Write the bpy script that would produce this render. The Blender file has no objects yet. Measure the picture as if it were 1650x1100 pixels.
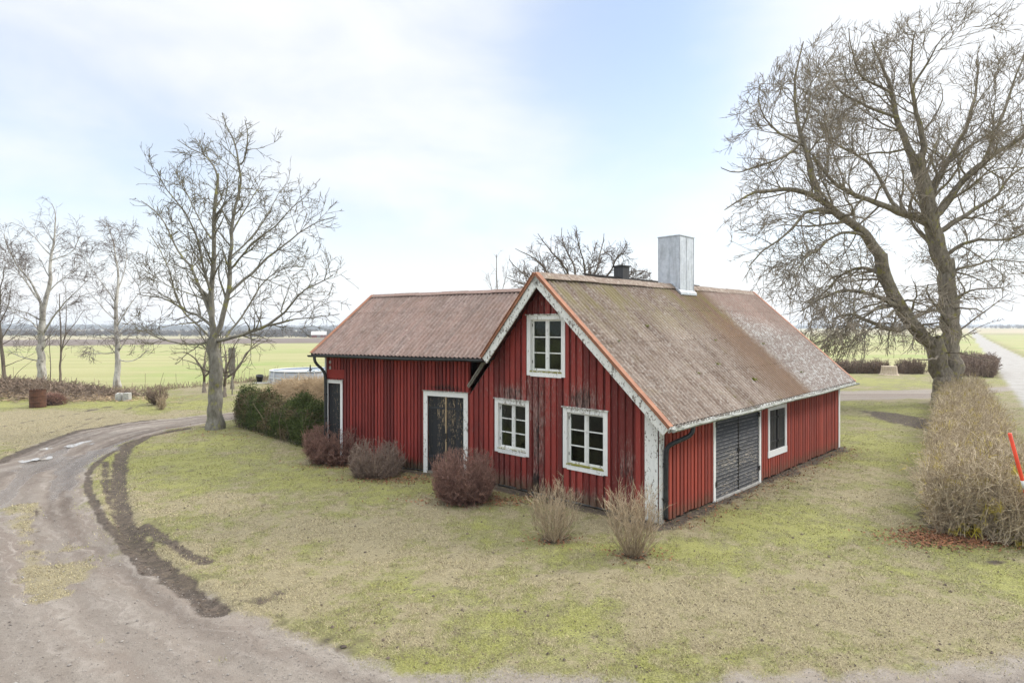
import bpy, math, random
import numpy as np
from mathutils import Vector
rng = np.random.default_rng(7)
random.seed(7)
C = bpy.context.scene.collection
F, HC, PX, PY = 960.0, 4.0, 825.0, 533.0      # focal length in photo pixels, eye height, principal column, horizon row

def G(px, py, z=0.0):
    """a point of the level ground (or of height z) seen at a photo pixel"""
    Y = (HC - z) * F / (py - PY)
    return np.array([(px - PX) / F * Y, Y])

def PY_at(px, py, Y):
    """3-D point at depth Y"""
    return np.array([(px - PX) / F * Y, Y, HC + (PY - py) / F * Y])

# ------------------------------------------------------------------ noise in numpy
def _h(ix, iy, s):
    n = (ix.astype(np.int64) * 374761393 + iy.astype(np.int64) * 668265263 + s * 974634777) & 0xffffffff
    n = ((n ^ (n >> 13)) * 1274126177) & 0xffffffff
    return ((n ^ (n >> 16)) & 0xffff) / 65535.0
def vnoise(x, y, s=0):
    ix, iy = np.floor(x), np.floor(y)
    fx, fy = x - ix, y - iy
    fx = fx * fx * (3 - 2 * fx); fy = fy * fy * (3 - 2 * fy)
    a = _h(ix, iy, s); b = _h(ix + 1, iy, s); c = _h(ix, iy + 1, s); d = _h(ix + 1, iy + 1, s)
    return (a * (1 - fx) + b * fx) * (1 - fy) + (c * (1 - fx) + d * fx) * fy
def fbm(x, y, s=0, o=4):
    r = 0; a = 0.5; t = 0
    for i in range(o):
        r = r + a * vnoise(x, y, s + i); t += a
        x = x * 2.03 + 17.1; y = y * 2.03 + 5.3; a *= 0.55
    return r / t
def sstep(a, b, x):
    t = np.clip((x - a) / (b - a), 0, 1)
    return t * t * (3 - 2 * t)

# ------------------------------------------------------------------ mesh collector
class MB:
    def __init__(s): s.v = []; s.q = []; s.t = []; s.c = []; s.n = 0
    def add(s, V, quads=None, tris=None, col=(0.5, 0, 0, 1)):
        V = np.asarray(V, float).reshape(-1, 3)
        if quads is not None and len(quads): s.q.append(np.asarray(quads, int).reshape(-1, 4) + s.n)
        if tris is not None and len(tris): s.t.append(np.asarray(tris, int).reshape(-1, 3) + s.n)
        c = np.asarray(col, float)
        if c.ndim == 1: c = np.tile(c, (len(V), 1))
        s.v.append(V); s.c.append(c); s.n += len(V)
    def build(s, name, mat, parent=None, origin=None, smooth=False):
        me = bpy.data.meshes.new(name)
        V = np.concatenate(s.v)
        if parent is not None: o0 = np.array(parent_world(parent))
        elif origin is not None: o0 = np.array(origin, float)
        else: o0 = np.zeros(3)
        V = V - o0
        q = np.concatenate(s.q) if s.q else np.zeros((0, 4), int)
        t = np.concatenate(s.t) if s.t else np.zeros((0, 3), int)
        me.vertices.add(len(V)); me.vertices.foreach_set('co', V.astype(np.float32).ravel())
        li = np.concatenate([q.ravel(), t.ravel()]).astype(np.int32)
        me.loops.add(len(li)); me.loops.foreach_set('vertex_index', li)
        ls = np.concatenate([np.arange(len(q)) * 4, len(q) * 4 + np.arange(len(t)) * 3]).astype(np.int32)
        me.polygons.add(len(ls)); me.polygons.foreach_set('loop_start', ls)
        me.polygons.foreach_set('use_smooth', np.full(len(ls), smooth, bool))
        me.update(calc_edges=True); me.validate()
        at = me.attributes.new('c', 'FLOAT_COLOR', 'POINT')
        if len(at.data) == len(V): at.data.foreach_set('color', np.concatenate(s.c).astype(np.float32).ravel())
        me.materials.append(mat)
        o = bpy.data.objects.new(name, me); C.objects.link(o)
        if parent is not None: o.parent = parent
        else: o.location = o0
        return o

WORLD = {}
def parent_world(p):
    r = np.zeros(3)
    while p is not None: r = r + np.array(p.location); p = p.parent
    return r
def tag(o, label=None, cat=None, group=None, kind=None):
    if label: o['label'] = label
    if cat: o['category'] = cat
    if group: o['group'] = group
    if kind: o['kind'] = kind
    return o
def empty(name, loc, label, cat, group=None):
    o = bpy.data.objects.new(name, None); C.objects.link(o); o.location = [float(a) for a in loc]
    o.empty_display_size = 0.3
    return tag(o, label, cat, group)

CUBEF = np.array([[0, 3, 2, 1], [4, 5, 6, 7], [0, 1, 5, 4], [1, 2, 6, 5], [2, 3, 7, 6], [3, 0, 4, 7]])
class Fr:
    """wall frame: origin, direction along, outward normal"""
    def __init__(s, O, d, n):
        s.O = np.array([O[0], O[1], 0.0]); s.d = np.array([d[0], d[1], 0.0]); s.n = np.array([n[0], n[1], 0.0])
        s.flip = np.dot(np.cross(s.d, s.n), [0, 0, 1]) < 0
    def p(s, u, n, z): return s.O + s.d * u + s.n * n + np.array([0, 0, z])
    def box(s, mb, u0, u1, n0, n1, z0, z1, col=(0.5, 0, 0, 1), z0b=None, z1b=None):
        z0b = z0 if z0b is None else z0b; z1b = z1 if z1b is None else z1b
        V = [s.p(u0, n0, z0), s.p(u1, n0, z0b), s.p(u1, n1, z0b), s.p(u0, n1, z0),
             s.p(u0, n0, z1), s.p(u1, n0, z1b), s.p(u1, n1, z1b), s.p(u0, n1, z1)]
        mb.add(V, CUBEF[:, ::-1] if s.flip else CUBEF, col=col)
WF = Fr((0, 0), (1, 0), (0, 1))
def beam(mb, p0, p1, w, h, col=(0.5, 0, 0, 1)):
    """box from p0 to p1 with full cross vectors w and h"""
    p0, p1, w, h = map(lambda a: np.asarray(a, float), (p0, p1, w, h))
    V = [p0 - w / 2 - h / 2, p1 - w / 2 - h / 2, p1 + w / 2 - h / 2, p0 + w / 2 - h / 2,
         p0 - w / 2 + h / 2, p1 - w / 2 + h / 2, p1 + w / 2 + h / 2, p0 + w / 2 + h / 2]
    fl = np.dot(np.cross(p1 - p0, w), h) < 0
    mb.add(V, CUBEF[:, ::-1] if fl else CUBEF, col=col)

def tubes(mb, P, R, S=4, col=None):
    """P (N,K,3), R (N,K): N tubes of K rings"""
    N, K = R.shape
    if N == 0: return
    T = np.gradient(P, axis=1); T /= np.linalg.norm(T, axis=2, keepdims=True) + 1e-9
    ref = np.tile(np.array([0.31, 0.87, 0.38]), (N, 1)); m = np.abs(np.einsum('nd,d->n', T[:, K // 2], [0.31, 0.87, 0.38])) > 0.85
    ref[m] = [0.9, -0.3, 0.3]
    B1 = np.cross(T, ref[:, None, :]); B1 /= np.linalg.norm(B1, axis=2, keepdims=True) + 1e-9
    B2 = np.cross(T, B1)
    a = np.arange(S) / S * 2 * math.pi
    V = P[:, :, None, :] + R[:, :, None, None] * (np.cos(a)[None, None, :, None] * B1[:, :, None, :] + np.sin(a)[None, None, :, None] * B2[:, :, None, :])
    k = np.arange(K - 1)[:, None] * S; s0 = np.arange(S)[None, :]; s1 = (s0 + 1) % S
    f = np.stack([k + s0, k + s1, k + S + s1, k + S + s0], -1).reshape(-1, 4)
    f = (f[None] + (np.arange(N) * K * S)[:, None, None]).reshape(-1, 4)
    if col is None: col = np.stack([rng.random(N), np.zeros(N), np.zeros(N), np.ones(N)], 1)
    if np.asarray(col).ndim == 2: col = np.repeat(col, K * S, axis=0)
    mb.add(V.reshape(-1, 3), f, col=col)

def path_tube(mb, pts, r, S=10, col=(0.5, 0, 0, 1), cap=True):
    P = np.array(pts, float)[None]; R = np.full((1, len(pts)), float(r)) if np.isscalar(r) else np.array(r, float)[None]
    if cap:
        P = np.concatenate([P[:, :1] - 1e-4 * (P[:, 1:2] - P[:, :1]), P, P[:, -1:] + 1e-4 * (P[:, -1:] - P[:, -2:-1])], 1)
        R = np.concatenate([R[:, :1] * 0 + 1e-4, R, R[:, :1] * 0 + 1e-4], 1)
        P[:, 0] = P[:, 1] - (P[:, 2] - P[:, 1]) * 1e-3; P[:, -1] = P[:, -2] + (P[:, -2] - P[:, -3]) * 1e-3
    tubes(mb, P, R, S, col=np.array([col]))
def resample(P, K):
    P = np.asarray(P, float); d = np.r_[0, np.cumsum(np.linalg.norm(np.diff(P, axis=0), axis=1))]
    t = np.linspace(0, d[-1], K); return np.stack([np.interp(t, d, P[:, i]) for i in range(P.shape[1])], 1)
def smooth_path(P, K, it=2):
    Q = resample(P, K)
    for _ in range(it): Q[1:-1] = 0.25 * Q[:-2] + 0.5 * Q[1:-1] + 0.25 * Q[2:]
    return Q

# ------------------------------------------------------------------ node helpers
class NT:
    def __init__(s, name):
        s.m = bpy.data.materials.new(name); s.m.use_nodes = True; s.t = s.m.node_tree; s.t.nodes.clear()
        s.out = s.t.nodes.new('ShaderNodeOutputMaterial'); s._pos = None
    def N(s, k, **kw):
        n = s.t.nodes.new('ShaderNode' + k)
        for a, b in kw.items(): setattr(n, a, b)
        return n
    def L(s, a, b):
        s.t.links.new(a, b)
    def setin(s, n, i, v):
        if v is None: return
        if isinstance(v, bpy.types.NodeSocket): s.L(v, n.inputs[i])
        else:
            x = n.inputs[i]
            if x.type == 'RGBA' and not np.isscalar(v): v = tuple(v) + ((1.0,) if len(v) == 3 else ())
            x.default_value = v
    def pos(s, scale=(1, 1, 1), rot=0.0, src='Object'):
        tc = s.N('TexCoord'); mp = s.N('Mapping'); s.L(tc.outputs[src], mp.inputs[0])
        mp.inputs['Scale'].default_value = scale; mp.inputs['Rotation'].default_value = (0, 0, rot)
        return mp.outputs[0]
    def noise(s, vec, scale=5, detail=4, rough=0.55, dist=0.0):
        n = s.N('TexNoise'); s.L(vec, n.inputs['Vector'])
        n.inputs['Scale'].default_value = scale; n.inputs['Detail'].default_value = detail
        n.inputs['Roughness'].default_value = rough; n.inputs['Distortion'].default_value = dist
        return n.outputs[0]
    def vor(s, vec, scale=5, out='Distance'):
        n = s.N('TexVoronoi'); s.L(vec, n.inputs['Vector']); n.inputs['Scale'].default_value = scale
        return n.outputs[out]
    def math(s, op, a, b=0.0, clamp=False):
        n = s.N('Math', operation=op, use_clamp=clamp); s.setin(n, 0, a); s.setin(n, 1, b); return n.outputs[0]
    def ramp(s, x, a, b, lo=0.0, hi=1.0):
        n = s.N('MapRange'); n.interpolation_type = 'SMOOTHSTEP'; s.setin(n, 0, x)
        n.inputs[1].default_value = a; n.inputs[2].default_value = b; n.inputs[3].default_value = lo; n.inputs[4].default_value = hi
        return n.outputs[0]
    def mix(s, f, a, b, mode='MIX'):
        n = s.N('MixRGB', blend_type=mode); s.setin(n, 0, f); s.setin(n, 1, a); s.setin(n, 2, b); return n.outputs[0]
    def attr(s, name='c'):
        a = s.N('Attribute', attribute_name=name); sp = s.N('SeparateColor'); s.L(a.outputs['Color'], sp.inputs[0])
        return sp.outputs[0], sp.outputs[1], sp.outputs[2], a.outputs['Alpha'], a.outputs['Color']
    def done(s, col, rough=0.8, bump=None, bstr=0.3, bdist=0.02, metal=0.0, spec=0.3, coat=0.0):
        b = s.N('BsdfPrincipled'); s.setin(b, 'Base Color', col); s.setin(b, 'Roughness', rough); s.setin(b, 'Metallic', metal)
        s.setin(b, 'Specular IOR Level', spec)
        if bump is not None:
            bn = s.N('Bump'); s.setin(bn, 'Height', bump); bn.inputs['Strength'].default_value = bstr; bn.inputs['Distance'].default_value = bdist
            s.L(bn.outputs[0], b.inputs['Normal'])
        s.L(b.outputs[0], s.out.inputs[0]); return s.m

def paint(name, base, base2, wood, peel=0.6, dark=None, rough=0.75, gx=9.0, gz=0.9, spread=0.05, usedmg=True, moss=False, dirt=0.0):
    """old paint on vertical boards: c.r = board tint, c.g = decay"""
    n = NT(name); v = n.pos((gx, gx, gz)); r, g, b, a, _ = n.attr()
    big = n.noise(n.pos((1, 1, 1)), 1.3, 3); fine = n.noise(v, 7, 6, 0.7, 0.4); grain = n.noise(n.pos((30, 30, 1.5)), 6, 4, 0.6)
    col = n.mix(n.ramp(n.math('ADD', n.math('MULTIPLY', r, 0.7), n.math('MULTIPLY', big, 0.6)), 0.3, 0.9), base, base2)
    col = n.mix(n.math('MULTIPLY', n.ramp(grain, 0.35, 0.75), 0.35), col, (base[0] * 0.35, base[1] * 0.4, base[2] * 0.4), 'MIX')
    pe = n.math('ADD', fine, n.math('MULTIPLY', big, 0.25))
    if usedmg: pe = n.math('ADD', pe, n.math('MULTIPLY', g, 0.45))
    col = n.mix(n.ramp(pe, peel, peel + spread), col, wood)
    if dark is not None:
        d2 = n.noise(n.pos((14, 14, 1.1)), 5, 5, 0.7)
        dm = n.math('ADD', d2, n.math('MULTIPLY', g, 0.62))
        col = n.mix(n.ramp(dm, 0.69, 0.77), col, dark)
    if dirt:
        sp = n.N('SeparateXYZ'); n.L(n.pos(), sp.inputs[0]); hz_ = n.math('ADD', sp.outputs[2], n.math('MULTIPLY', n.math('SUBTRACT', n.noise(n.pos((3, 3, 1)), 3, 5, .7), .5), .7))
        col = n.mix(n.ramp(hz_, 0.42, 0.05, 0, dirt), col, (0.085, 0.07, 0.04))
    if moss:
        ms = n.noise(n.pos((1, 1, 1)), 14, 5, 0.7)
        col = n.mix(n.math('MULTIPLY', n.ramp(n.math('ADD', ms, b), 0.95, 1.1), 1.0), col, (0.20, 0.19, 0.03))
    return n.done(col, rough, n.math('ADD', fine, n.math('MULTIPLY', grain, 0.6)), 0.35, 0.012)

def plain(name, col, col2=None, rough=0.8, scale=6, bstr=0.2, metal=0.0, bdist=0.01, stretch=(1, 1, 1), lo=0.35, hi=0.65):
    n = NT(name); x = n.noise(n.pos(stretch), scale, 6, 0.65); r = n.attr()[0]
    c = n.mix(n.ramp(x, lo, hi), col, col2 or tuple(a * 0.7 for a in col))
    c = n.mix(n.math('MULTIPLY', r, 0.35), c, tuple(a * 0.5 for a in col))
    return n.done(c, rough, x, bstr, bdist, metal)

RED = (0.205, 0.016, 0.014); RED2 = (0.145, 0.014, 0.014)
M = {}
M['red'] = paint('weathered_red_boards', (0.275, 0.042, 0.033), (0.125, 0.021, 0.018), (0.27, 0.18, 0.155), 0.71, (0.022, 0.015, 0.013), spread=0.14, dirt=.7)
M['redw'] = paint('wing_red_boards', (0.285, 0.042, 0.033), (0.14, 0.022, 0.019), (0.17, 0.10, 0.08), 0.86, (0.03, 0.015, 0.012), spread=0.09, dirt=.65)
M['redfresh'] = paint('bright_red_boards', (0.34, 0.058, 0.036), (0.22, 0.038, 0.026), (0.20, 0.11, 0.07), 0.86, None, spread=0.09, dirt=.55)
M['white'] = paint('old_white_paint', (0.78, 0.78, 0.76), (0.70, 0.70, 0.67), (0.26, 0.24, 0.21), 0.80, None, gx=2.2, gz=1.1, spread=0.03, moss=True)
M['whitepeel'] = paint('peeling_white_paint', (0.76, 0.76, 0.74), (0.66, 0.66, 0.62), (0.17, 0.15, 0.13), 0.72, None, gx=2.6, gz=1.5, spread=0.025, moss=True, dirt=.5)
M['whiteclean'] = paint('white_paint', (0.74, 0.74, 0.73), (0.66, 0.66, 0.64), (0.35, 0.33, 0.3), 0.9, None, gx=6, gz=2.5, spread=0.03)
M['black'] = paint('worn_black_boards', (0.034, 0.036, 0.041), (0.018, 0.019, 0.021), (0.36, 0.27, 0.16), 0.78, None, gx=7, gz=1.2, spread=0.05, rough=0.6)
def slats_black():
    n = NT('flaking_black_slats'); r, g, b, a, _ = n.attr()
    v = n.pos((1.6, 1.6, 16)); f = n.noise(v, 4, 6, 0.72, 0.3); l = n.noise(n.pos((1, 1, 1)), 1.6, 3)
    col = n.mix(n.ramp(r, 0, 1), (0.030, 0.032, 0.037), (0.052, 0.055, 0.062))
    pe = n.math('ADD', n.math('ADD', f, n.math('MULTIPLY', l, 0.25)), n.math('MULTIPLY', g, 0.22))
    col = n.mix(n.ramp(pe, 0.76, 0.80), col, (0.30, 0.26, 0.20))
    col = n.mix(n.math('MULTIPLY', n.ramp(b, 0.70, 0.95), n.ramp(n.noise(n.pos((1, 1, 3)), 5, 5, .7), .42, .6, .15, .8)), col, (0.27, 0.26, 0.25))
    return n.done(col, 0.72, f, 0.4, 0.01)
M['slats'] = slats_black()
M['shutter'] = plain('black_shutter_paint', (0.018, 0.018, 0.02), (0.03, 0.03, 0.033), 0.5, 9)
M['iron'] = plain('black_iron', (0.015, 0.015, 0.016), (0.03, 0.025, 0.02), 0.5, 20)
M['gutter'] = plain('black_gutter', (0.018, 0.020, 0.022), (0.04, 0.045, 0.045), 0.42, 9)
M['gutter_old'] = plain('weathered_gutter', (0.36, 0.37, 0.34), (0.16, 0.17, 0.13), 0.6, 7, 0.3)
M['galv'] = None
def galv():
    n = NT('galvanised_sheet'); x = n.noise(n.pos((1, 1, 1)), 9, 5, 0.7); y = n.vor(n.pos((1, 1, 1)), 26, 'Color'); z = n.noise(n.pos((3, 3, 0.6)), 3, 4)
    sp = n.N('SeparateColor'); n.L(y, sp.inputs[0])
    c = n.mix(n.ramp(x, 0.3, 0.7), (0.42, 0.45, 0.49), (0.55, 0.58, 0.62))
    c = n.mix(n.math('MULTIPLY', sp.outputs[0], 0.18), c, (0.62, 0.65, 0.68)); c = n.mix(n.ramp(z, 0.45, 0.8, 0, 0.6), c, (0.25, 0.26, 0.27))
    return n.done(c, 0.48, x, 0.08, 0.01, 0.55)
M['galv'] = galv()
M['orange'] = plain('terracotta_trim', (0.34, 0.155, 0.088), (0.25, 0.11, 0.065), 0.7, 5)
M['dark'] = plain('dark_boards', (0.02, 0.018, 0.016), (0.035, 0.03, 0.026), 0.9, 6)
M['bareboard'] = plain('grey_bare_board', (0.27, 0.25, 0.21), (0.15, 0.13, 0.10), 0.85, 4, 0.4, stretch=(4, 4, 0.6))
M['rust'] = plain('rusty_steel', (0.13, 0.06, 0.036), (0.07, 0.035, 0.024), 0.85, 7, 0.4)
M['concrete'] = plain('concrete', (0.46, 0.45, 0.42), (0.30, 0.29, 0.27), 0.9, 9, 0.4)
M['poolgrey'] = plain('pool_liner_grey', (0.46, 0.48, 0.52), (0.40, 0.42, 0.46), 0.5, 3)
M['poolwhite'] = plain('pool_frame_white', (0.74, 0.76, 0.78), (0.66, 0.68, 0.7), 0.4, 4)
M['poolwater'] = plain('pool_cover_water', (0.55, 0.62, 0.68), (0.48, 0.56, 0.64), 0.4, 3)
M['blackplastic'] = plain('black_plastic', (0.015, 0.016, 0.02), (0.03, 0.03, 0.035), 0.45, 5)
M['stake'] = plain('orange_red_plastic', (0.75, 0.075, 0.03), (0.62, 0.06, 0.025), 0.4, 5, 0.05)
M['reflect'] = plain('reflector_white', (0.8, 0.8, 0.78), None, 0.3, 5, 0.02)
M['slate'] = plain('dark_roof_tiles', (0.055, 0.045, 0.04), (0.035, 0.03, 0.03), 0.8, 8, 0.5)
M['brickdark'] = None
def glass():
    n = NT('old_window_glass'); x = n.noise(n.pos((1, 1, 1)), 2.2, 3)
    gl = n.N('BsdfGlossy'); gl.inputs['Roughness'].default_value = 0.03; gl.inputs['Color'].default_value = (0.9, 0.95, 0.9, 1)
    tr = n.N('BsdfTransparent'); tr.inputs['Color'].default_value = (0.55, 0.6, 0.55, 1)
    fr = n.N('Fresnel'); fr.inputs[0].default_value = 1.33
    bn = n.N('Bump'); n.L(x, bn.inputs['Height']); bn.inputs['Strength'].default_value = 0.25; bn.inputs['Distance'].default_value = 0.02
    n.L(bn.outputs[0], gl.inputs['Normal'])
    df = n.N('BsdfDiffuse'); df.inputs[0].default_value = (0.05, 0.05, 0.035, 1)
    dust = n.ramp(n.noise(n.pos((1, 1, 1)), 9, 5, 0.7), 0.5, 0.8, 0.0, 0.10)
    m1 = n.N('MixShader'); n.L(fr.outputs[0], m1.inputs[0]); n.L(tr.outputs[0], m1.inputs[1]); n.L(gl.outputs[0], m1.inputs[2])
    m2 = n.N('MixShader'); n.L(dust, m2.inputs[0]); n.L(m1.outputs[0], m2.inputs[1]); n.L(df.outputs[0], m2.inputs[2])
    n.L(m2.outputs[0], n.out.inputs[0]); return n.m
M['glass'] = glass()

def bark(name, a, b, lich, lichamt=0.55, scale=9, twig=None):
    n = NT(name); v = n.pos((1, 1, 0.35)); x = n.noise(v, scale, 6, 0.7); y = n.noise(n.pos((1, 1, 1)), 3.2, 5, 0.65); r, g, bb, al, _ = n.attr()
    c = n.mix(n.ramp(x, 0.3, 0.7), a, b)
    c = n.mix(n.ramp(y, lichamt, lichamt + 0.12, 0, 0.85), c, lich)
    if twig: c = n.mix(g, c, n.mix(r, twig, tuple(q * 0.6 for q in twig)))
    return n.done(c, 0.9, x, 0.7, 0.03)
M['bark_big'] = bark('old_mossy_bark', (0.26, 0.225, 0.175), (0.10, 0.085, 0.065), (0.24, 0.22, 0.07), 0.53, 9, (0.30, 0.25, 0.19))
M['bark_maple'] = bark('lichened_grey_bark', (0.24, 0.225, 0.19), (0.12, 0.11, 0.085), (0.26, 0.25, 0.075), 0.54, 10, (0.155, 0.135, 0.09))
M['bark_birch'] = bark('pale_birch_bark', (0.50, 0.48, 0.44), (0.22, 0.20, 0.18), (0.09, 0.085, 0.07), 0.55, 3, (0.15, 0.12, 0.11))
M['bark_brown'] = bark('brown_bark', (0.17, 0.14, 0.11), (0.09, 0.075, 0.06), (0.16, 0.15, 0.07), 0.6, 9, (0.15, 0.115, 0.095))
def twigmat(name, a, b, moss=None, mossamt=0.6):
    n = NT(name); r, g, bb, al, _ = n.attr(); c = n.mix(r, a, b)
    if moss: c = n.mix(n.ramp(n.noise(n.pos(), 2.6, 4), mossamt, mossamt + 0.08, 0, 0.9), c, moss)
    return n.done(c, 0.85)
M['tw_purple'] = twigmat('purple_brown_twigs', (0.33, 0.185, 0.14), (0.085, 0.05, 0.04))
M['tw_grey'] = twigmat('grey_brown_twigs', (0.30, 0.22, 0.17), (0.13, 0.095, 0.075))
M['tw_tan'] = twigmat('tan_stems', (0.46, 0.37, 0.25), (0.22, 0.17, 0.11))
M['tw_hedge'] = twigmat('beige_hedge_twigs', (0.58, 0.48, 0.33), (0.22, 0.175, 0.12), (0.46, 0.37, 0.03), 0.57)
M['tw_rust'] = twigmat('reddish_tips', (0.56, 0.38, 0.23), (0.42, 0.27, 0.16))
M['tw_straw'] = twigmat('dry_straw', (0.50, 0.38, 0.24), (0.30, 0.22, 0.13))
M['tw_brush'] = twigmat('dead_brushwood', (0.27, 0.20, 0.145), (0.10, 0.075, 0.055))
M['yew'] = twigmat('evergreen_leaves', (0.10, 0.125, 0.03), (0.03, 0.048, 0.014))
M['yewbrown'] = twigmat('withered_leaves', (0.20, 0.15, 0.08), (0.09, 0.075, 0.035))
M['leaf'] = twigmat('fallen_leaves', (0.30, 0.135, 0.065), (0.11, 0.055, 0.035))
M['moss'] = plain('bright_moss', (0.17, 0.19, 0.015), (0.10, 0.12, 0.01), 0.95, 20, 0.6)
M['soil'] = plain('dark_soil', (0.075, 0.055, 0.042), (0.045, 0.034, 0.027), 0.95, 9, 0.8, bdist=0.05)
def blademat():
    n = NT('grass_blades'); a = n.attr()[4]
    return n.done(a, 0.9, spec=0.1)
M['blade'] = blademat()
HAZE = 0.0003; EXPO = 1.0
# ================================================================== ROOF MATERIAL
def roofmat(name, kind):
    n = NT(name); r, g, b, a, _ = n.attr()      # r sheet tint, g metres along ridge /20, b metres up slope /10
    L = n.math('MULTIPLY', g, 20.0); S = n.math('MULTIPLY', b, 10.0)
    cx = n.N('CombineXYZ'); n.L(n.math('MULTIPLY', L, 1.0), cx.inputs[0]); n.L(n.math('MULTIPLY', S, 0.22), cx.inputs[1])
    streak = n.noise(cx.outputs[0], 2.6, 6, 0.65, 0.3); fstreak = n.noise(cx.outputs[0], 14, 4, 0.7)
    iso = n.noise(n.pos(), 11, 6, 0.75); iso2 = n.noise(n.pos(), 2.1, 4, 0.6); speck = n.noise(n.pos(), 42, 3, 0.7)
    if kind == 'main':
        c = n.mix(n.ramp(streak, 0.35, 0.65), (0.165, 0.118, 0.09), (0.30, 0.24, 0.195))
        c = n.mix(n.ramp(iso, 0.46, 0.66, 0, 0.8), c, (0.40, 0.355, 0.31))
        # a browner band below the chimney, its edges along the slope
        edge = n.math('ADD', L, n.math('MULTIPLY', n.math('ADD', fstreak, iso2), 0.55))
        band = n.math('MULTIPLY', n.ramp(edge, 5.2, 7.4), n.ramp(edge, 8.0, 9.0, 1, 0))
        c = n.mix(n.math('MULTIPLY', band, 0.85), c, n.mix(n.ramp(fstreak, 0.3, 0.7), (0.205, 0.122, 0.068), (0.155, 0.098, 0.066)))
        # mossy tint along the ridge and in streaks
        ol = n.math('MULTIPLY', n.ramp(S, 2.2, 4.0), n.ramp(streak, 0.42, 0.62)); ol = n.math('MULTIPLY', ol, n.ramp(L, 8.4, 7.6))
        c = n.mix(n.math('MULTIPLY', ol, 0.7), c, (0.17, 0.145, 0.045))
        c = n.mix(n.math('MULTIPLY', n.ramp(iso2, 0.55, 0.72), 0.3), c, (0.19, 0.155, 0.055))
        # lichen field beyond
        far = n.ramp(edge, 7.9, 9.1)
        lc = n.mix(n.ramp(iso, 0.44, 0.64), (0.24, 0.19, 0.165), (0.50, 0.495, 0.465))
        lc = n.mix(n.ramp(n.math('ADD', S, n.math('MULTIPLY', L, 0.35)), 5.6, 7.0), lc, n.mix(n.ramp(iso, 0.40, 0.65), (0.27, 0.185, 0.15), (0.31, 0.245, 0.21)))
        c = n.mix(far, c, lc)
    else:
        c = n.mix(n.ramp(streak, 0.3, 0.7), (0.265, 0.175, 0.145), (0.17, 0.125, 0.108))
        c = n.mix(n.ramp(fstreak, 0.45, 0.7, 0, 0.6), c, (0.34, 0.27, 0.235)); c = n.mix(n.ramp(iso, 0.48, 0.68, 0, 0.7), c, (0.36, 0.29, 0.255))
        c = n.mix(n.ramp(iso2, 0.52, 0.7, 0, 0.5), c, (0.20, 0.13, 0.10))
    c = n.mix(n.math('MULTIPLY', r, 0.30), c, (0.12, 0.085, 0.065))
    c = n.mix(n.ramp(speck, 0.64, 0.74, 0, 0.7), c, (0.50, 0.48, 0.42))
    c = n.mix(n.ramp(speck, 0.40, 0.28, 0, 0.7), c, (0.05, 0.04, 0.035)); c = n.mix(n.ramp(fstreak, 0.44, 0.30, 0, 0.55), c, (0.09, 0.065, 0.05))
    return n.done(c, 0.9, n.math('ADD', iso, speck), 0.35, 0.012)
M['roof'] = roofmat('corrugated_main_roof', 'main'); M['roofw'] = roofmat('corrugated_wing_roof', 'wing')

# ================================================================== GEOMETRY OF THE BARN
P0 = G(1062, 845); Q = G(757, 770); R_ = G(1350.5, 722)
LG = np.linalg.norm(Q - P0); dg = (Q - P0) / LG
LR = 11.38
dr = np.array([-dg[1], dg[0]]); dr = dr if dr[0] > 0 else -dr
t_ = (R_ - P0) / np.linalg.norm(R_ - P0); dr = t_           # the old corner is not quite square
ng = np.array([dg[1], -dg[0]]); ng = ng if ng[1] < 0 else -ng
nr = np.array([dr[1], -dr[0]])
W = G(527, 737); LW = np.linalg.norm(W - Q); dw = (W - Q) / LW
nw = np.array([dw[1], -dw[0]]); nw = nw if nw[1] < 0 else -nw
fg, fr_, fw = Fr(P0, dg, ng), Fr(P0, dr, nr), Fr(Q, dw, nw)
UA, ZA = 3.04, 5.30
SR, SL = (5.30 - 2.10) / (3.04 + 0.40), 1.115
def gz(u): return np.where(np.asarray(u) < UA, ZA - SR * (UA - u), ZA - SL * (u - UA))
def gtop(u): return float(gz(u)) - 0.10

barn = empty('red_barn', [P0[0], P0[1], 0], 'weathered red wooden building with corrugated roof, white window frames and metal chimney', 'building')

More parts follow.
